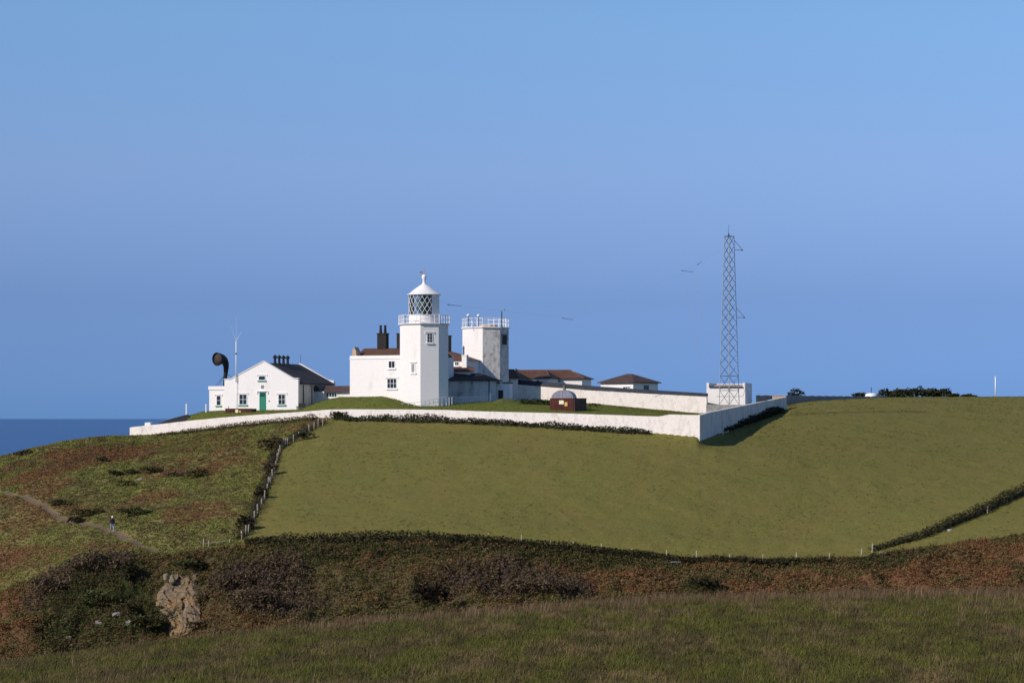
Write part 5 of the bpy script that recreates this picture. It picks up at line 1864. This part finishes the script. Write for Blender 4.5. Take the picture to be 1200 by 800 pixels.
rail_path('handrail', 'white tubular handrail climbing past the foot of the lighthouse', 'handrail', [(471, 481, 326), (493, 479.2, 327), (513, 475, 329), (523, 473.2, 330), (533, 473, 332)], 0.95, 0.85, (1.0, 0.55))
rail_path('picket_fence', 'pale slatted fence in the shade before the store building', 'fence', [(533.5, 473.0, 334), (555, 472.3, 335), (573.5, 471.7, 336)], 0.92, 0.24, (0.96, 0.3), 0.03)
for px_, py0_, py1_, Y_, lab in ((574.6, 461, 472.5, 336.2, 'white gate post at the end of the slatted fence'), (592.4, 459, 470.5, 339, 'white gate post beside the porch and the grassy mound')):
    h = P(px_, py1_, Y_)
    t = thing('gate_post', lab, 'post', h, 0, 'white gate posts')
    hh = (py1_ - py0_) * Y_ / F
    MB().box(-0.12, 0.12, -0.12, 0.12, -0.5, hh).build('shaft', WMETAL, t)
    MB().box(-0.15, 0.15, -0.15, 0.15, hh + 0.002, hh + 0.08).build('cap', WMETAL, t)
fr = Fr(462, 480.5, 325, -25)
t = thing('low_white_block', 'low white painted step block at the foot of the lighthouse by the handrail', 'step', fr.o, -25)
x1, z1 = fr.at(472, 478.0)
MB().box(0, x1, 0, 0.8, -0.6, z1).box(0.2, x1, 0.803, 1.5, -0.6, z1 + 0.15).build('tread', WHITE, t)

# grassy mound and clipped hedge on the lawn
def mound(px, py, Y, wpx, hpx):
    g = P(px, py, Y)
    s = Y / F
    mb = MB()
    n, r = 28, 8
    vs, fs = [], []
    for i in range(r + 1):
        u = i / r
        for k in range(n):
            a = 2 * math.pi * k / n
            rr = wpx * s / 2 * (1 - u) * (1 + 0.10 * math.sin(3 * a + 1))
            vs.append((rr * math.cos(a), rr * math.sin(a) * 0.8, -0.25 + (hpx * s + 0.25) * (1 - (1 - u) ** 2)))
    for i in range(r):
        for k in range(n):
            fs.append((i * n + k, i * n + (k + 1) % n, (i + 1) * n + (k + 1) % n, (i + 1) * n + k))
    mb.add(vs, fs, 0, True)
    o = mb.build('mound', simple('mound_turf', (0.075, 0.085, 0.022), 0.95, 0.35, 2.0, bump=0.6), None, g)
    tag(o, 'grassy mound on the lawn below the porch', 'mound', kind='structure')


mound(592, 478.5, 330, 56, 12.0)
bank('clipped_hedge', 'short dark hedge along the garden wall left of the container', [(612, 473), (625, 473.3), (640, 474), (648, 474.5)], [0.65, 0.7, 0.75, 0.7], 0.45, [(0.025, 0.045, 0.012), (0.035, 0.055, 0.015)], 110, 0.13, 320)
bush('weed_clump', 'straggly weeds at the foot of the garden wall right of the container', 'weeds', 697, 476.5, 12, 5, [(0.09, 0.07, 0.04), (0.06, 0.06, 0.02)], 120, 0.12, y0=320)

# ------------------------------------------------------------------ field fence (left) and stakes along the hedge
t = thing('field_fence', 'wooden post and wire fence running up the left edge of the pasture to the wall', 'fence', FENCE_W[0])
zs0 = FENCE_W[0]
tops = []
for i, (p, q) in enumerate(zip(FENCE_PX, FENCE_W)):
    g = Vector((q.x, q.y, EYE + gz(q.x, q.y).item())) - zs0
    hgt = 0.95 + 0.25 * ((i * 37) % 10) / 10
    lean = Vector(((((i * 53) % 11) - 5) * 0.012, (((i * 29) % 11) - 5) * 0.012, 0))
    MB().tube(g + Vector((0, 0, -0.3)), g + lean + Vector((0, 0, hgt)), 0.075, 0.065, 7).build('post', WOOD, t)
    tops.append(g + lean * 0.8)
mb = MB()
for a_, b_ in zip(tops[:-1], tops[1:]):
    for z in (0.35, 0.65, 0.9):
        mb.tube(a_ + Vector((0, 0, z)), b_ + Vector((0, 0, z)), 0.008, n=4)
mb.build('wire', GALV, t)
STK = [(532, 634), (572, 635.5), (611, 638), (645, 641.5), (671.6, 644.5), (704.6, 648), (740.5, 651.5), (781, 655), (816, 656.5), (855, 658), (894, 659), (933, 658.5), (972, 657)]
t = thing('stake_fence', 'row of thin pale stakes standing in the hedge along the bottom of the pasture', 'fence', gpt(*STK[0]))
z0 = gpt(*STK[0])
for i, (a_, b_) in enumerate(STK):
    g = gpt(a_, b_ - 1.5) - z0
    MB().box(g.x - 0.035, g.x + 0.035, g.y - 0.035, g.y + 0.035, g.z - 0.2, g.z + 0.62 + 0.14 * ((i * 7) % 3)).build('stake', STAKE, t)
for a_, b_, h_, lab in ((1022, 647, 0.95, 'pale stake at the lower end of the diagonal hedge bank'), (1009.5, 649, 0.55, 'leaning pale stake left of the diagonal hedge bank'), (1157, 601, 0.75, 'pale stake below the middle of the diagonal hedge bank')):
    g = gpt(a_, b_)
    t = thing('marker_stake', lab, 'stake', g, 0, 'stakes beside the diagonal hedge')
    MB().tube((0, 0, -0.2), (0.04, 0, h_), 0.055, 0.05, 6).build('shaft', STAKE, t)
    MB().tube((0, -0.06, h_ * 0.7), (0.5, 0.25, h_ * 0.25), 0.03, 0.03, 5).build('strut', STAKE, t)
# stile posts at the head of the path
g = gpt(238.5, 643)
t = thing('stile', 'weathered wooden stile posts where the cliff path meets the field corner', 'stile', g)
MB().tube((0, 0, -0.3), (0.02, 0, 1.0), 0.08, 0.07, 7).build('post', WOOD, t)
MB().tube((0.55, 0.2, -0.3), (0.52, 0.2, 0.75), 0.06, 0.06, 7).build('post', WOOD, t)
MB().tube((0.0, 0.0, 0.45), (2.6, 0.9, 0.75), 0.04, 0.04, 5).build('rail', WOOD, t)
MB().tube((2.6, 0.9, -0.2), (2.6, 0.9, 0.9), 0.06, 0.06, 7).build('post', WOOD, t)

# ------------------------------------------------------------------ shrubs
for a in (
        ('rounded dark thorn bush where the field fence bends', 317, 526, 26, 20, HEATH_C + DARK_C, 700),
        ('dark sloe bush halfway up the field fence', 306, 585, 14, 17, DARK_C, 300),
        ('dark thorn bush near the lower end of the field fence', 287, 622, 18, 22, DARK_C, 500),
        ('brown bush beside the middle posts of the field fence', 317, 556, 16, 16, HEATH_C, 300),
        ('low dark bush at the top end of the field fence', 398, 491, 24, 10, DARK_C, 400),
        ('dark bush in the middle of the upper field fence', 358, 515, 20, 9, DARK_C, 300),
        ('dark green gorse bush, right of the group on the middle headland', 231, 559, 24, 13, GORSE_C, 500),
        ('low wide gorse clump left of the pair on the middle headland', 178, 555, 28, 9, GORSE_C, 420),
        ('small dark gorse bush at the left of the headland group', 135, 558, 16, 6, DARK_C, 220),
        ('dark gorse clump just above the pale headland stone', 155, 558, 20, 7, GORSE_C, 250),
        ('brown scrubby bush between the headland gorse clumps', 205, 560, 24, 9, HEATH_C, 300),
        ('isolated small gorse bush on the upper headland', 119, 541, 12, 8, GORSE_C, 180),
        ('isolated dark bush lower on the headland', 148, 572, 18, 8, GORSE_C, 220),
        ('wide dark gorse thicket above the walker, on the right', 158, 604, 40, 13, GORSE_C + BRIGHT_C[:1], 800),
        ('dark gorse thicket above the walker, on the left', 103, 604, 44, 12, GORSE_C, 700),
        ('small dark gorse bush beside the path left of the walker', 90, 612, 20, 9, DARK_C, 300),
        ('grey green bush left of the path bend', 72, 592, 30, 9, GORSE_C + HEATH_C[:1], 400),
        ('dark brown bushes on the left skyline over the sea', 30, 531, 26, 7, DARK_C + HEATH_C[:1], 320)):
    bush('bush', a[0], 'bush', a[1], a[2], a[3], a[4], a[5], a[6], 0.15, 'bushes on the headland and the field fence')
for a in (
        ('near black bush standing in for a shaded gap in the middle of the gully side', 506, 716, 40, 30, [(0.018, 0.014, 0.010), (0.03, 0.02, 0.014)], 1200, 0.15),  # leaf colours near black to paint the shade of the gap
        ('dark gorse bush in the notch under the pasture hedge', 826, 695, 36, 12, DARK_C, 500, 0.15),
        ('small dark bush right of the purple scrub', 758, 702, 14, 12, GORSE_C, 250, 0.14),
        ('low dark bush in the rusty bracken on the right', 1042, 692, 44, 9, DARK_C, 500, 0.15),
        ('dark thorn bush at the head of the left gully', 152, 678, 18, 30, DARK_C, 600, 0.15),
        ('dark ivy bush at the top right of the rock outcrop', 235, 662, 16, 14, DARK_C, 350, 0.14),
        ('dark gorse bush low on the left gully side', 76, 757, 30, 18, GORSE_C, 600, 0.15),
        ('green gorse bush above the pale rock patch', 118, 705, 46, 22, GORSE_C + BRIGHT_C, 900, 0.15),
        ('brown thorn bush right of the rock outcrop', 300, 722, 60, 34, HEATH_C, 1500, 0.14),
        ('tall brown heath bush at the top of the left gully', 110, 668, 60, 22, HEATH_C, 1400, 0.14),
        ('brown heath bush lower on the left gully rim', 60, 700, 46, 24, HEATH_C, 1100, 0.14),
        ('low green tuft growing over the left edge of the rock outcrop', 184, 716, 14, 14, GORSE_C, 300, 0.12),
        ('brown tuft growing over the right edge of the rock outcrop', 238, 706, 14, 16, HEATH_C + GORSE_C, 350, 0.12),
        ('grassy tuft hanging over the middle of the outcrop top', 214, 668, 26, 10, BRIGHT_C + [(0.14, 0.11, 0.04)], 500, 0.11),
        ('brown tuft at the lower right foot of the rock outcrop', 230, 744, 22, 14, HEATH_C + GORSE_C, 400, 0.12),
        ('green bramble clump left of the rock outcrop', 172, 742, 34, 22, GORSE_C + BRIGHT_C[:1], 700, 0.15),
        ('brown heath bush on the slope right of the outcrop top', 280, 690, 60, 22, HEATH_C, 1300, 0.14),
        ('long purple brown heath bush in mid slope', 630, 698, 90, 24, HEATH_C, 1800, 0.14)):
    bush('bush', a[0], 'bush', a[1], a[2], a[3], a[4], a[5], a[6], a[7], 'bushes in the gully')
# right skyline
for px_, w_, h_, lab in ((1012, 18, 6.5, 'small bush left of the white dome on the skyline'), (1042, 20, 10, 'left one of the joined dark skyline bushes'), (1062, 24, 10.5, 'second from the left of the joined dark skyline bushes'), (1083, 26, 12, 'tallest of the joined dark skyline bushes'), (1101, 22, 10, 'right hand end of the joined dark skyline bushes'), (1117, 10, 5, 'tiny bush just right of the joined skyline bushes'), (1136, 14, 4, 'lowest and farthest right of the skyline bushes')):
    bush('bush', lab, 'bush', px_, 467, w_ * 1.25, h_ + (4.5 if h_ > 6 else 2.0), [(0.045, 0.050, 0.018), (0.06, 0.052, 0.022), (0.036, 0.038, 0.015)], 1100, 0.22, 'bushes on the right skyline', Y=440)
bush('bush', 'dark shrub above the garden wall left of the square bungalow', 'bush', 695, 457, 16, 11, DARK_C, 260, 0.2, Y=372)
bush('bush', 'olive bush showing over the garden wall left of the transmitter hut', 'bush', 807, 463, 26, 10, [(0.05, 0.05, 0.02), (0.04, 0.04, 0.018)], 380, 0.2, Y=372)

# cabbage palm
PY = 392.0
g = P(932.5, 468, PY); g.z = EYE + gz(g.x, g.y).item()
pm = thing('palm_tree', 'small cabbage palm rising above the far field wall', 'palm tree', g)
topz = P(932, 458.5, PY).z - g.z
MB().path_tube([(0, 0, -0.3), (0.03, 0, topz * 0.5), (-0.2, 0, topz)], [0.13, 0.11, 0.10], 8).build('trunk', TRUNK, pm)
rng = np.random.default_rng(5)
mb_v, mb_f, off = [], [], 0
for hx, hz in ((-0.75, -0.35), (-0.3, 0.1), (0.35, 0.05), (0.85, -0.35), (0.0, -0.7), (-0.6, -0.8), (0.6, -0.8)):
    for k in range(45):
        d = rng.normal(size=3); d[2] = abs(d[2]) * 0.9 - 0.15; d /= np.linalg.norm(d)
        L = rng.uniform(0.5, 0.85)
        c = np.array([hx, rng.uniform(-0.3, 0.3), topz + hz])
        sd = np.cross(d, [0, 0, 1]); sd /= np.linalg.norm(sd) + 1e-6
        e = c + d * L; e[2] -= 0.25 * L
        m_ = c + d * L * 0.6
        mb_v += [c - sd * 0.02, c + sd * 0.02, m_ + sd * 0.045, e, m_ - sd * 0.045]
        mb_f.append([off, off + 1, off + 2, off + 3, off + 4]); off += 5
np_mesh('crown', np.array(mb_v), np.array(mb_f), LEAF, np.repeat(np.array([(0.09, 0.095, 0.04), (0.13, 0.12, 0.055), (0.055, 0.06, 0.03)])[rng.integers(0, 3, off // 5)], 5, axis=0), pm)
mb = MB()
for hx, hz in ((-0.85, -0.25), (0.35, 0.05), (0.95, -0.2)):
    mb.tube((-0.1, 0, topz * 0.55), (hx, 0, topz + hz), 0.08, 0.06)
mb.build('limb', TRUNK, pm)

# far field wall on the skyline, dome roof and white pole
fw0, fw1 = P(886, 471, 372), P(1040, 466, 420)
fwall = thing('far_field_wall', 'low grey stone wall along the top of the pasture', 'wall', fw0)
mb = MB()
n = 50; vs = []
for i in range(n + 1):
    t_ = i / n
    q = fw0.lerp(fw1, t_)
    zg_ = EYE + gz(q.x, q.y).item()
    ztop = P(600 + F * q.x / q.y, 463.0 + 1.6 * t_, q.y).z
    for dy_, z_ in ((0, zg_ - 0.4), (0, max(ztop, zg_ + 0.15)), (0.5, max(ztop, zg_ + 0.15)), (0.5, zg_ - 0.4)):
        vs.append((q.x - fw0.x, q.y + dy_ - fw0.y, z_ - fw0.z + (0.05 * math.sin(i * 2.3) if z_ > zg_ else 0)))
fs = []
for i in range(n):
    for k in range(4):
        fs.append((i * 4 + k, (i + 1) * 4 + k, (i + 1) * 4 + (k + 1) % 4, i * 4 + (k + 1) % 4))
mb.add(vs, fs + [(0, 1, 2, 3), (n * 4 + 3, n * 4 + 2, n * 4 + 1, n * 4)])
mb.build('stonework', simple('field_wall_stone', (0.26, 0.25, 0.24), 0.95, 0.4, 2.0, bump=0.6), fwall)
fr = Fr(905, 468, 374, -10)
t = thing('trough', 'pale concrete trough at the far end of the side wall', 'trough', fr.o, -10)
x1, z1 = fr.at(921, 464.0)
MB().box(0, x1, 0, 1.0, -0.8, z1).box(-0.05, x1 + 0.05, -0.05, 1.05, z1 + 0.002, z1 + 0.12).build('basin', TAN, t)
g = P(1021, 466, 436); g.z = EYE + gz(g.x, g.y).item()
t = thing('white_dome', 'white domed roof peeping over the skyline between the bushes', 'dome', g)
s = 436 / F
ht_ = P(1021, 460.4, 436).z - g.z
mb = MB().lathe([(7.2 * s, -0.5), (7.2 * s, ht_ - 0.5), (6.8 * s, ht_ - 0.25), (5 * s, ht_ - 0.08), (2.5 * s, ht_), (0.02, ht_ + 0.01)], 0, 0, 24)
mb.build('shell', WMETAL, t)
MB().tube((0, 0, ht_), (0, 0, ht_ + 1.0), 0.06).build('finial', DARKM, t)
g = P(1166.5, 466, 432); g.z = EYE + gz(g.x, g.y).item()
t = thing('white_pole', 'single white pole standing on the right skyline', 'pole', g)
ht_ = P(1166.5, 441.5, 432).z - g.z
MB().tube((0, 0, -0.4), (0, 0, ht_), 0.10, 0.09, 10).build('shaft', WMETAL, t)
MB().ball((0, 0, ht_), 0.12, 6).build('knob', WMETAL, t)


# ------------------------------------------------------------------ rocks
def rock_mat():
    m, nt, b = new_mat('outcrop_rock')
    v = coords(nt)
    n1 = noise_node(nt, v, 0.45, 6, 0.65)
    n2 = noise_node(nt, coords(nt, (1, 1, 2.5)), 1.6, 7, 0.7)
    c1 = ramp_node(nt, n1, ((0.36, (0.155, 0.115, 0.078)), (0.48, (0.22, 0.148, 0.075)), (0.60, (0.30, 0.165, 0.055))))
    c2 = ramp_node(nt, n2, ((0.32, (0.045, 0.036, 0.028)), (0.46, (0.145, 0.115, 0.085)), (0.70, (0.25, 0.215, 0.17))))
    vo = nt.nodes.new('ShaderNodeTexVoronoi'); vo.feature = 'DISTANCE_TO_EDGE'
    vo.inputs['Scale'].default_value = 1.1
    nt.links.new(coords(nt, (1.0, 1.0, 1.8)), vo.inputs['Vector'])
    crack = ramp_node(nt, vo.outputs['Distance'], ((0.0, (0.85,) * 3), (0.07, (0, 0, 0))))
    base = mix_node(nt, crack, mix_node(nt, 0.38, c1, c2), (0.05, 0.04, 0.03))
    nt.links.new(base, b.inputs['Base Color'])
    b.inputs['Roughness'].default_value = 0.95
    bump_node(nt, b, n2, 0.7, 0.15)
    return m


ROCK = rock_mat()
PALEROCK = simple('pale_slab_rock', (0.21, 0.185, 0.16), 0.95, 0.45, 2.0, bump=0.7)


def outcrop():
    nx, nzz = 60, 90
    left = np.interp(np.linspace(0, 1, nzz), [0, 0.12, 0.35, 0.6, 0.8, 1], [203, 196, 182, 183, 196, 200])
    right = np.interp(np.linspace(0, 1, nzz), [0, 0.12, 0.35, 0.6, 0.8, 1], [222, 232, 236, 235, 236, 214])
    V = []
    rng = np.random.default_rng(3)
    SU, SV, SD, SX, SZ = rng.uniform(0, 1, 80), rng.uniform(0, 1, 80), rng.uniform(0, 1, 80), rng.normal(0, 1.4, 80), rng.uniform(-0.6, 2.6, 80)
    for j in range(nzz):
        v = j / (nzz - 1)
        py = 664 + (749 - 664) * v
        for i in range(nx):
            u = i / (nx - 1)
            px = left[j] + (right[j] - left[j]) * u
            h = hit(px, py, 215, 300)
            Y = h.y
            e = min(u, 1 - u, v * 1.2, (1 - v) * 1.5)
            e = e + 0.16 * (fbm(np.array([u * 5]), np.array([v * 7]), 23)[0] - 0.62)
            out_ = 0.62 * sstep(-0.02, 0.16, e) - 0.35 * sstep(0.03, -0.05, e)
            dd = (SU - u) ** 2 * 0.8 + (SV - v + 0.35 * (u - SU)) ** 2 * 3.0
            k1 = int(np.argmin(dd))
            d = out_ * (0.35 + 0.75 * SD[k1] + 0.9 * (u - SU[k1]) * SX[k1] + 1.6 * (v - SV[k1]) * SZ[k1]) + 0.16 * (fbm(np.array([u * 11]), np.array([v * 16]), 5)[0] - 0.5)
            d -= 0.15 if e < 0.02 else 0
            Yn = Y - d
            V.append(P(px, py, Yn))
    c0 = gpt(210, 700)
    V = np.array([tuple(p - c0) for p in V])
    idx = np.arange(nx * nzz).reshape(nzz, nx)
    Fq = np.stack([idx[:-1, :-1].ravel(), idx[1:, :-1].ravel(), idx[1:, 1:].ravel(), idx[:-1, 1:].ravel()], 1)
    # back sheet inside the hill so that the rock is a solid
    Vb = V.copy(); Vb[:, 1] += 1.6; Vb[:, 2] -= 0.5
    nV = len(V)
    Fb = Fq[:, ::-1] + nV
    ring = np.concatenate([idx[0, :], idx[1:, -1], idx[-1, -2::-1], idx[-2:0:-1, 0]])
    r2 = np.roll(ring, -1)
    Fr_ = np.stack([ring, r2, r2 + nV, ring + nV], 1)
    o = np_mesh('rock_outcrop', np.concatenate([V, Vb]), np.concatenate([Fq, Fb, Fr_]), ROCK)
    o.location = c0
    tag(o, 'tan and grey layered rock face breaking out of the gully side', 'rock')


outcrop()


def stone(name, label, px, py, wpx, hpx, matl, group=None, sq=1.0, y0=205.0, dep=0.8):
    g = gpt(px, py, y0)
    s = g.y / F
    rng = np.random.default_rng(int(px * 13 + py))
    bm = bmesh.new()
    bmesh.ops.create_icosphere(bm, subdivisions=3 if sq > 0.9 else 1, radius=1.0)
    if sq < 0.9:
        for v in bm.verts:
            v.co *= rng.uniform(0.7, 1.15)
        bmesh.ops.subdivide_edges(bm, edges=bm.edges[:], cuts=1, fractal=0.6, seed=int(px))
    ph = rng.uniform(0, 6, 6)
    for v in bm.verts:
        c = v.co
        k = 1 + 0.16 * math.sin(c.x * 3 + ph[0]) * math.sin(c.y * 3 + ph[1]) + 0.12 * math.sin(c.z * 4 + ph[2]) + 0.07 * math.sin(c.x * 9 + ph[3]) * math.sin(c.z * 8 + ph[4])
        v.co = Vector((c.x * k * wpx * s / 2, c.y * k * wpx * s / 2 * dep, c.z * k * hpx * s * 0.6 + hpx * s * (0.35 if sq > 0.9 else 0.05)))
    me = bpy.data.meshes.new(name)
    bm.to_mesh(me); bm.free()
    me.materials.append(matl)
    o = bpy.data.objects.new(name, me)
    COL.objects.link(o)
    o.location = g
    tag(o, label, 'rock', group)
    return o


GREENROCK = simple('lichened_boulder', (0.21, 0.185, 0.115), 0.95, 0.2, 3, bump=0.5)
gset = 'loose rocks on the slopes'
for a in (('left one of the two lichen grey boulders on top of the rock outcrop', 195.5, 681, 6.5, 7, GREENROCK, 2.2),
          ('right and lower of the two lichen grey boulders on top of the rock outcrop', 202.5, 684, 8, 9, GREENROCK, 2.2)):
    o = stone('boulder', a[0], a[1], a[2], a[3], a[4], a[5], gset)
    o.location.y -= 0.5; o.location.z += 0.05
for a in (('left one of two white stones lying under the pasture hedge', 524.5, 643, 4, 3.2, PALEROCK), ('right one of two white stones lying under the pasture hedge', 534, 643, 4.5, 3.2, PALEROCK),
          ('pale flat stone among the gorse of the middle headland', 165, 561, 13, 3.5, PALEROCK),
          ('grey stone slab in the green bank under the stakes', 785, 660, 22, 5, PALEROCK), ('pale stones at the foot of the diagonal hedge', 1036, 648, 16, 4, PALEROCK),
          ('left pale broken slab on the left gully side', 116, 727, 13, 7, PALEROCK), ('middle pale broken slab on the left gully side', 136, 724, 15, 6, PALEROCK), ('right pale broken slab on the left gully side', 152, 732, 11, 8, PALEROCK),
          ('small pale rock left of the broken slabs', 80, 737, 10, 9, PALEROCK), ('pale rock low in the far left corner of the gully', 33, 773, 16, 8, PALEROCK), ('long thin pale rock ledge at the gully foot', 158, 758, 34, 4.5, PALEROCK),
          ('dark rock block under the lower end of the diagonal hedge', 1113, 622, 8, 4, STONE),
          ('rock jutting from the top right of the outcrop', 229, 681, 12, 8, ROCK)):
    stone('rock', a[0], a[1], a[2], a[3], a[4], a[5], gset, 0.5)


# ------------------------------------------------------------------ the walker on the path
def walker():
    g = gpt(131.5, 622.5)
    t = thing('person', 'walker in a dark jacket, pale cap and light blue trousers on the cliff path', 'person', g, 20)
    verts = [(0, 0, 0.93), (0, -0.02, 1.12), (0, -0.05, 1.36), (0, -0.08, 1.47), (0, -0.13, 1.58), (0, -0.14, 1.66),
             (0.10, 0, 0.88), (0.12, -0.16, 0.50), (0.12, -0.20, 0.09), (0.12, -0.34, 0.05),
             (-0.10, 0, 0.88), (-0.11, 0.12, 0.50), (-0.11, 0.34, 0.14), (-0.11, 0.24, 0.05),
             (0.19, -0.04, 1.38), (0.25, 0.06, 1.12), (0.24, -0.08, 0.90), (0.235, -0.14, 0.83),
             (-0.19, -0.04, 1.38), (-0.26, -0.04, 1.12), (-0.25, -0.24, 0.99), (-0.24, -0.31, 0.96)]
    edges = [(0, 1), (1, 2), (2, 3), (3, 4), (4, 5), (0, 6), (6, 7), (7, 8), (8, 9), (0, 10), (10, 11), (11, 12), (12, 13), (2, 14), (14, 15), (15, 16), (16, 17), (2, 18), (18, 19), (19, 20), (20, 21)]
    rad = [0.145, 0.15, 0.165, 0.062, 0.095, 0.085, 0.095, 0.068, 0.05, 0.04, 0.095, 0.068, 0.05, 0.04, 0.075, 0.055, 0.04, 0.035, 0.075, 0.055, 0.04, 0.035]
    me = bpy.data.meshes.new('body_cage')
    me.from_pydata(verts, edges, [])
    ob = bpy.data.objects.new('body_cage', me)
    COL.objects.link(ob)
    md = ob.modifiers.new('skin', 'SKIN')
    for i, sv in enumerate(me.skin_vertices[0].data):
        sv.radius = (rad[i], rad[i] * (0.72 if i < 3 else 1.0))
        sv.use_root = (i == 0)
    sd = ob.modifiers.new('smooth', 'SUBSURF'); sd.levels = 2
    dg = bpy.context.evaluated_depsgraph_get()
    me2 = bpy.data.meshes.new_from_object(ob.evaluated_get(dg))
    bpy.data.objects.remove(ob)
    me2.materials.clear()
    for m_ in (simple('skin', (0.42, 0.25, 0.18), 0.6, 0.08, 4, bump=0), simple('dark_jacket', (0.03, 0.022, 0.034), 0.8, 0.3, 6), simple('light_blue_trousers', (0.26, 0.29, 0.40), 0.85, 0.2, 6), simple('brown_boots', (0.05, 0.03, 0.02), 0.8, 0.2, 5)):
        me2.materials.append(m_)
    bm = bmesh.new(); bm.from_mesh(me2)
    # five fingers and a thumb side for each hand, nose and ears
    for hand, dirh in ((Vector((0.235, -0.15, 0.82)), Vector((0, -0.45, -0.9))), (Vector((-0.24, -0.33, 0.955)), Vector((0, -0.95, -0.3)))):
        for k, ln in enumerate((0.05, 0.075, 0.085, 0.075, 0.055)):
            off = Vector(((k - 2) * 0.016, 0, 0))
            p0 = hand + off; p1 = p0 + dirh.normalized() * ln + Vector((0, -0.01, -0.012))
            mtx = Matrix.Translation((p0 + p1) / 2) @ (p1 - p0).to_track_quat('Z', 'Y').to_matrix().to_4x4()
            bmesh.ops.create_cone(bm, cap_ends=True, segments=6, radius1=0.010, radius2=0.007, depth=(p1 - p0).length, matrix=mtx)
    bmesh.ops.create_cone(bm, cap_ends=True, segments=6, radius1=0.02, radius2=0.006, depth=0.05, matrix=Matrix.Translation((0, -0.235, 1.60)) @ Matrix.Rotation(math.radians(90), 4, 'X'))
    for sx in (-1, 1):
        bmesh.ops.create_icosphere(bm, subdivisions=1, radius=0.022, matrix=Matrix.Translation((sx * 0.092, -0.12, 1.60)))
    bm.to_mesh(me2); bm.free()
    for p in me2.polygons:
        c = p.center
        mi = 1
        if c.z > 1.49 or (abs(c.x) > 0.2 and (c.z < 0.87 or (c.x < -0.2 and c.y < -0.27))):
            mi = 0
        elif c.z < 0.12 and abs(c.x) < 0.22 or (c.x < -0.02 and c.z < 0.16 and abs(c.x) < 0.2):
            mi = 3
        elif c.z < 0.93 and abs(c.x) < 0.21:
            mi = 2
        p.material_index = mi
        p.use_smooth = True
    b_ = bpy.data.objects.new('body', me2)
    COL.objects.link(b_); b_.parent = t
    mb = MB().lathe([(0.108, 1.64), (0.112, 1.69), (0.09, 1.745), (0.04, 1.77), (0.005, 1.775)], 0, -0.135, 16)
    mb.add([(-0.07, -0.22, 1.655), (0.07, -0.22, 1.655), (0.05, -0.33, 1.635), (-0.05, -0.33, 1.635), (-0.07, -0.22, 1.665), (0.07, -0.22, 1.665), (0.05, -0.33, 1.645), (-0.05, -0.33, 1.645)], [(0, 1, 2, 3), (7, 6, 5, 4), (0, 4, 5, 1), (1, 5, 6, 2), (2, 6, 7, 3), (3, 7, 4, 0)])
    mb.build('cap', WMETAL, t)
    mb = MB().box(-0.14, 0.14, 0.10, 0.24, 1.05, 1.42)
    mb.box(-0.10, 0.10, 0.242, 0.29, 1.08, 1.25)
    mb.build('backpack', simple('maroon_backpack', (0.10, 0.04, 0.045), 0.85, 0.2, 5), t)


walker()
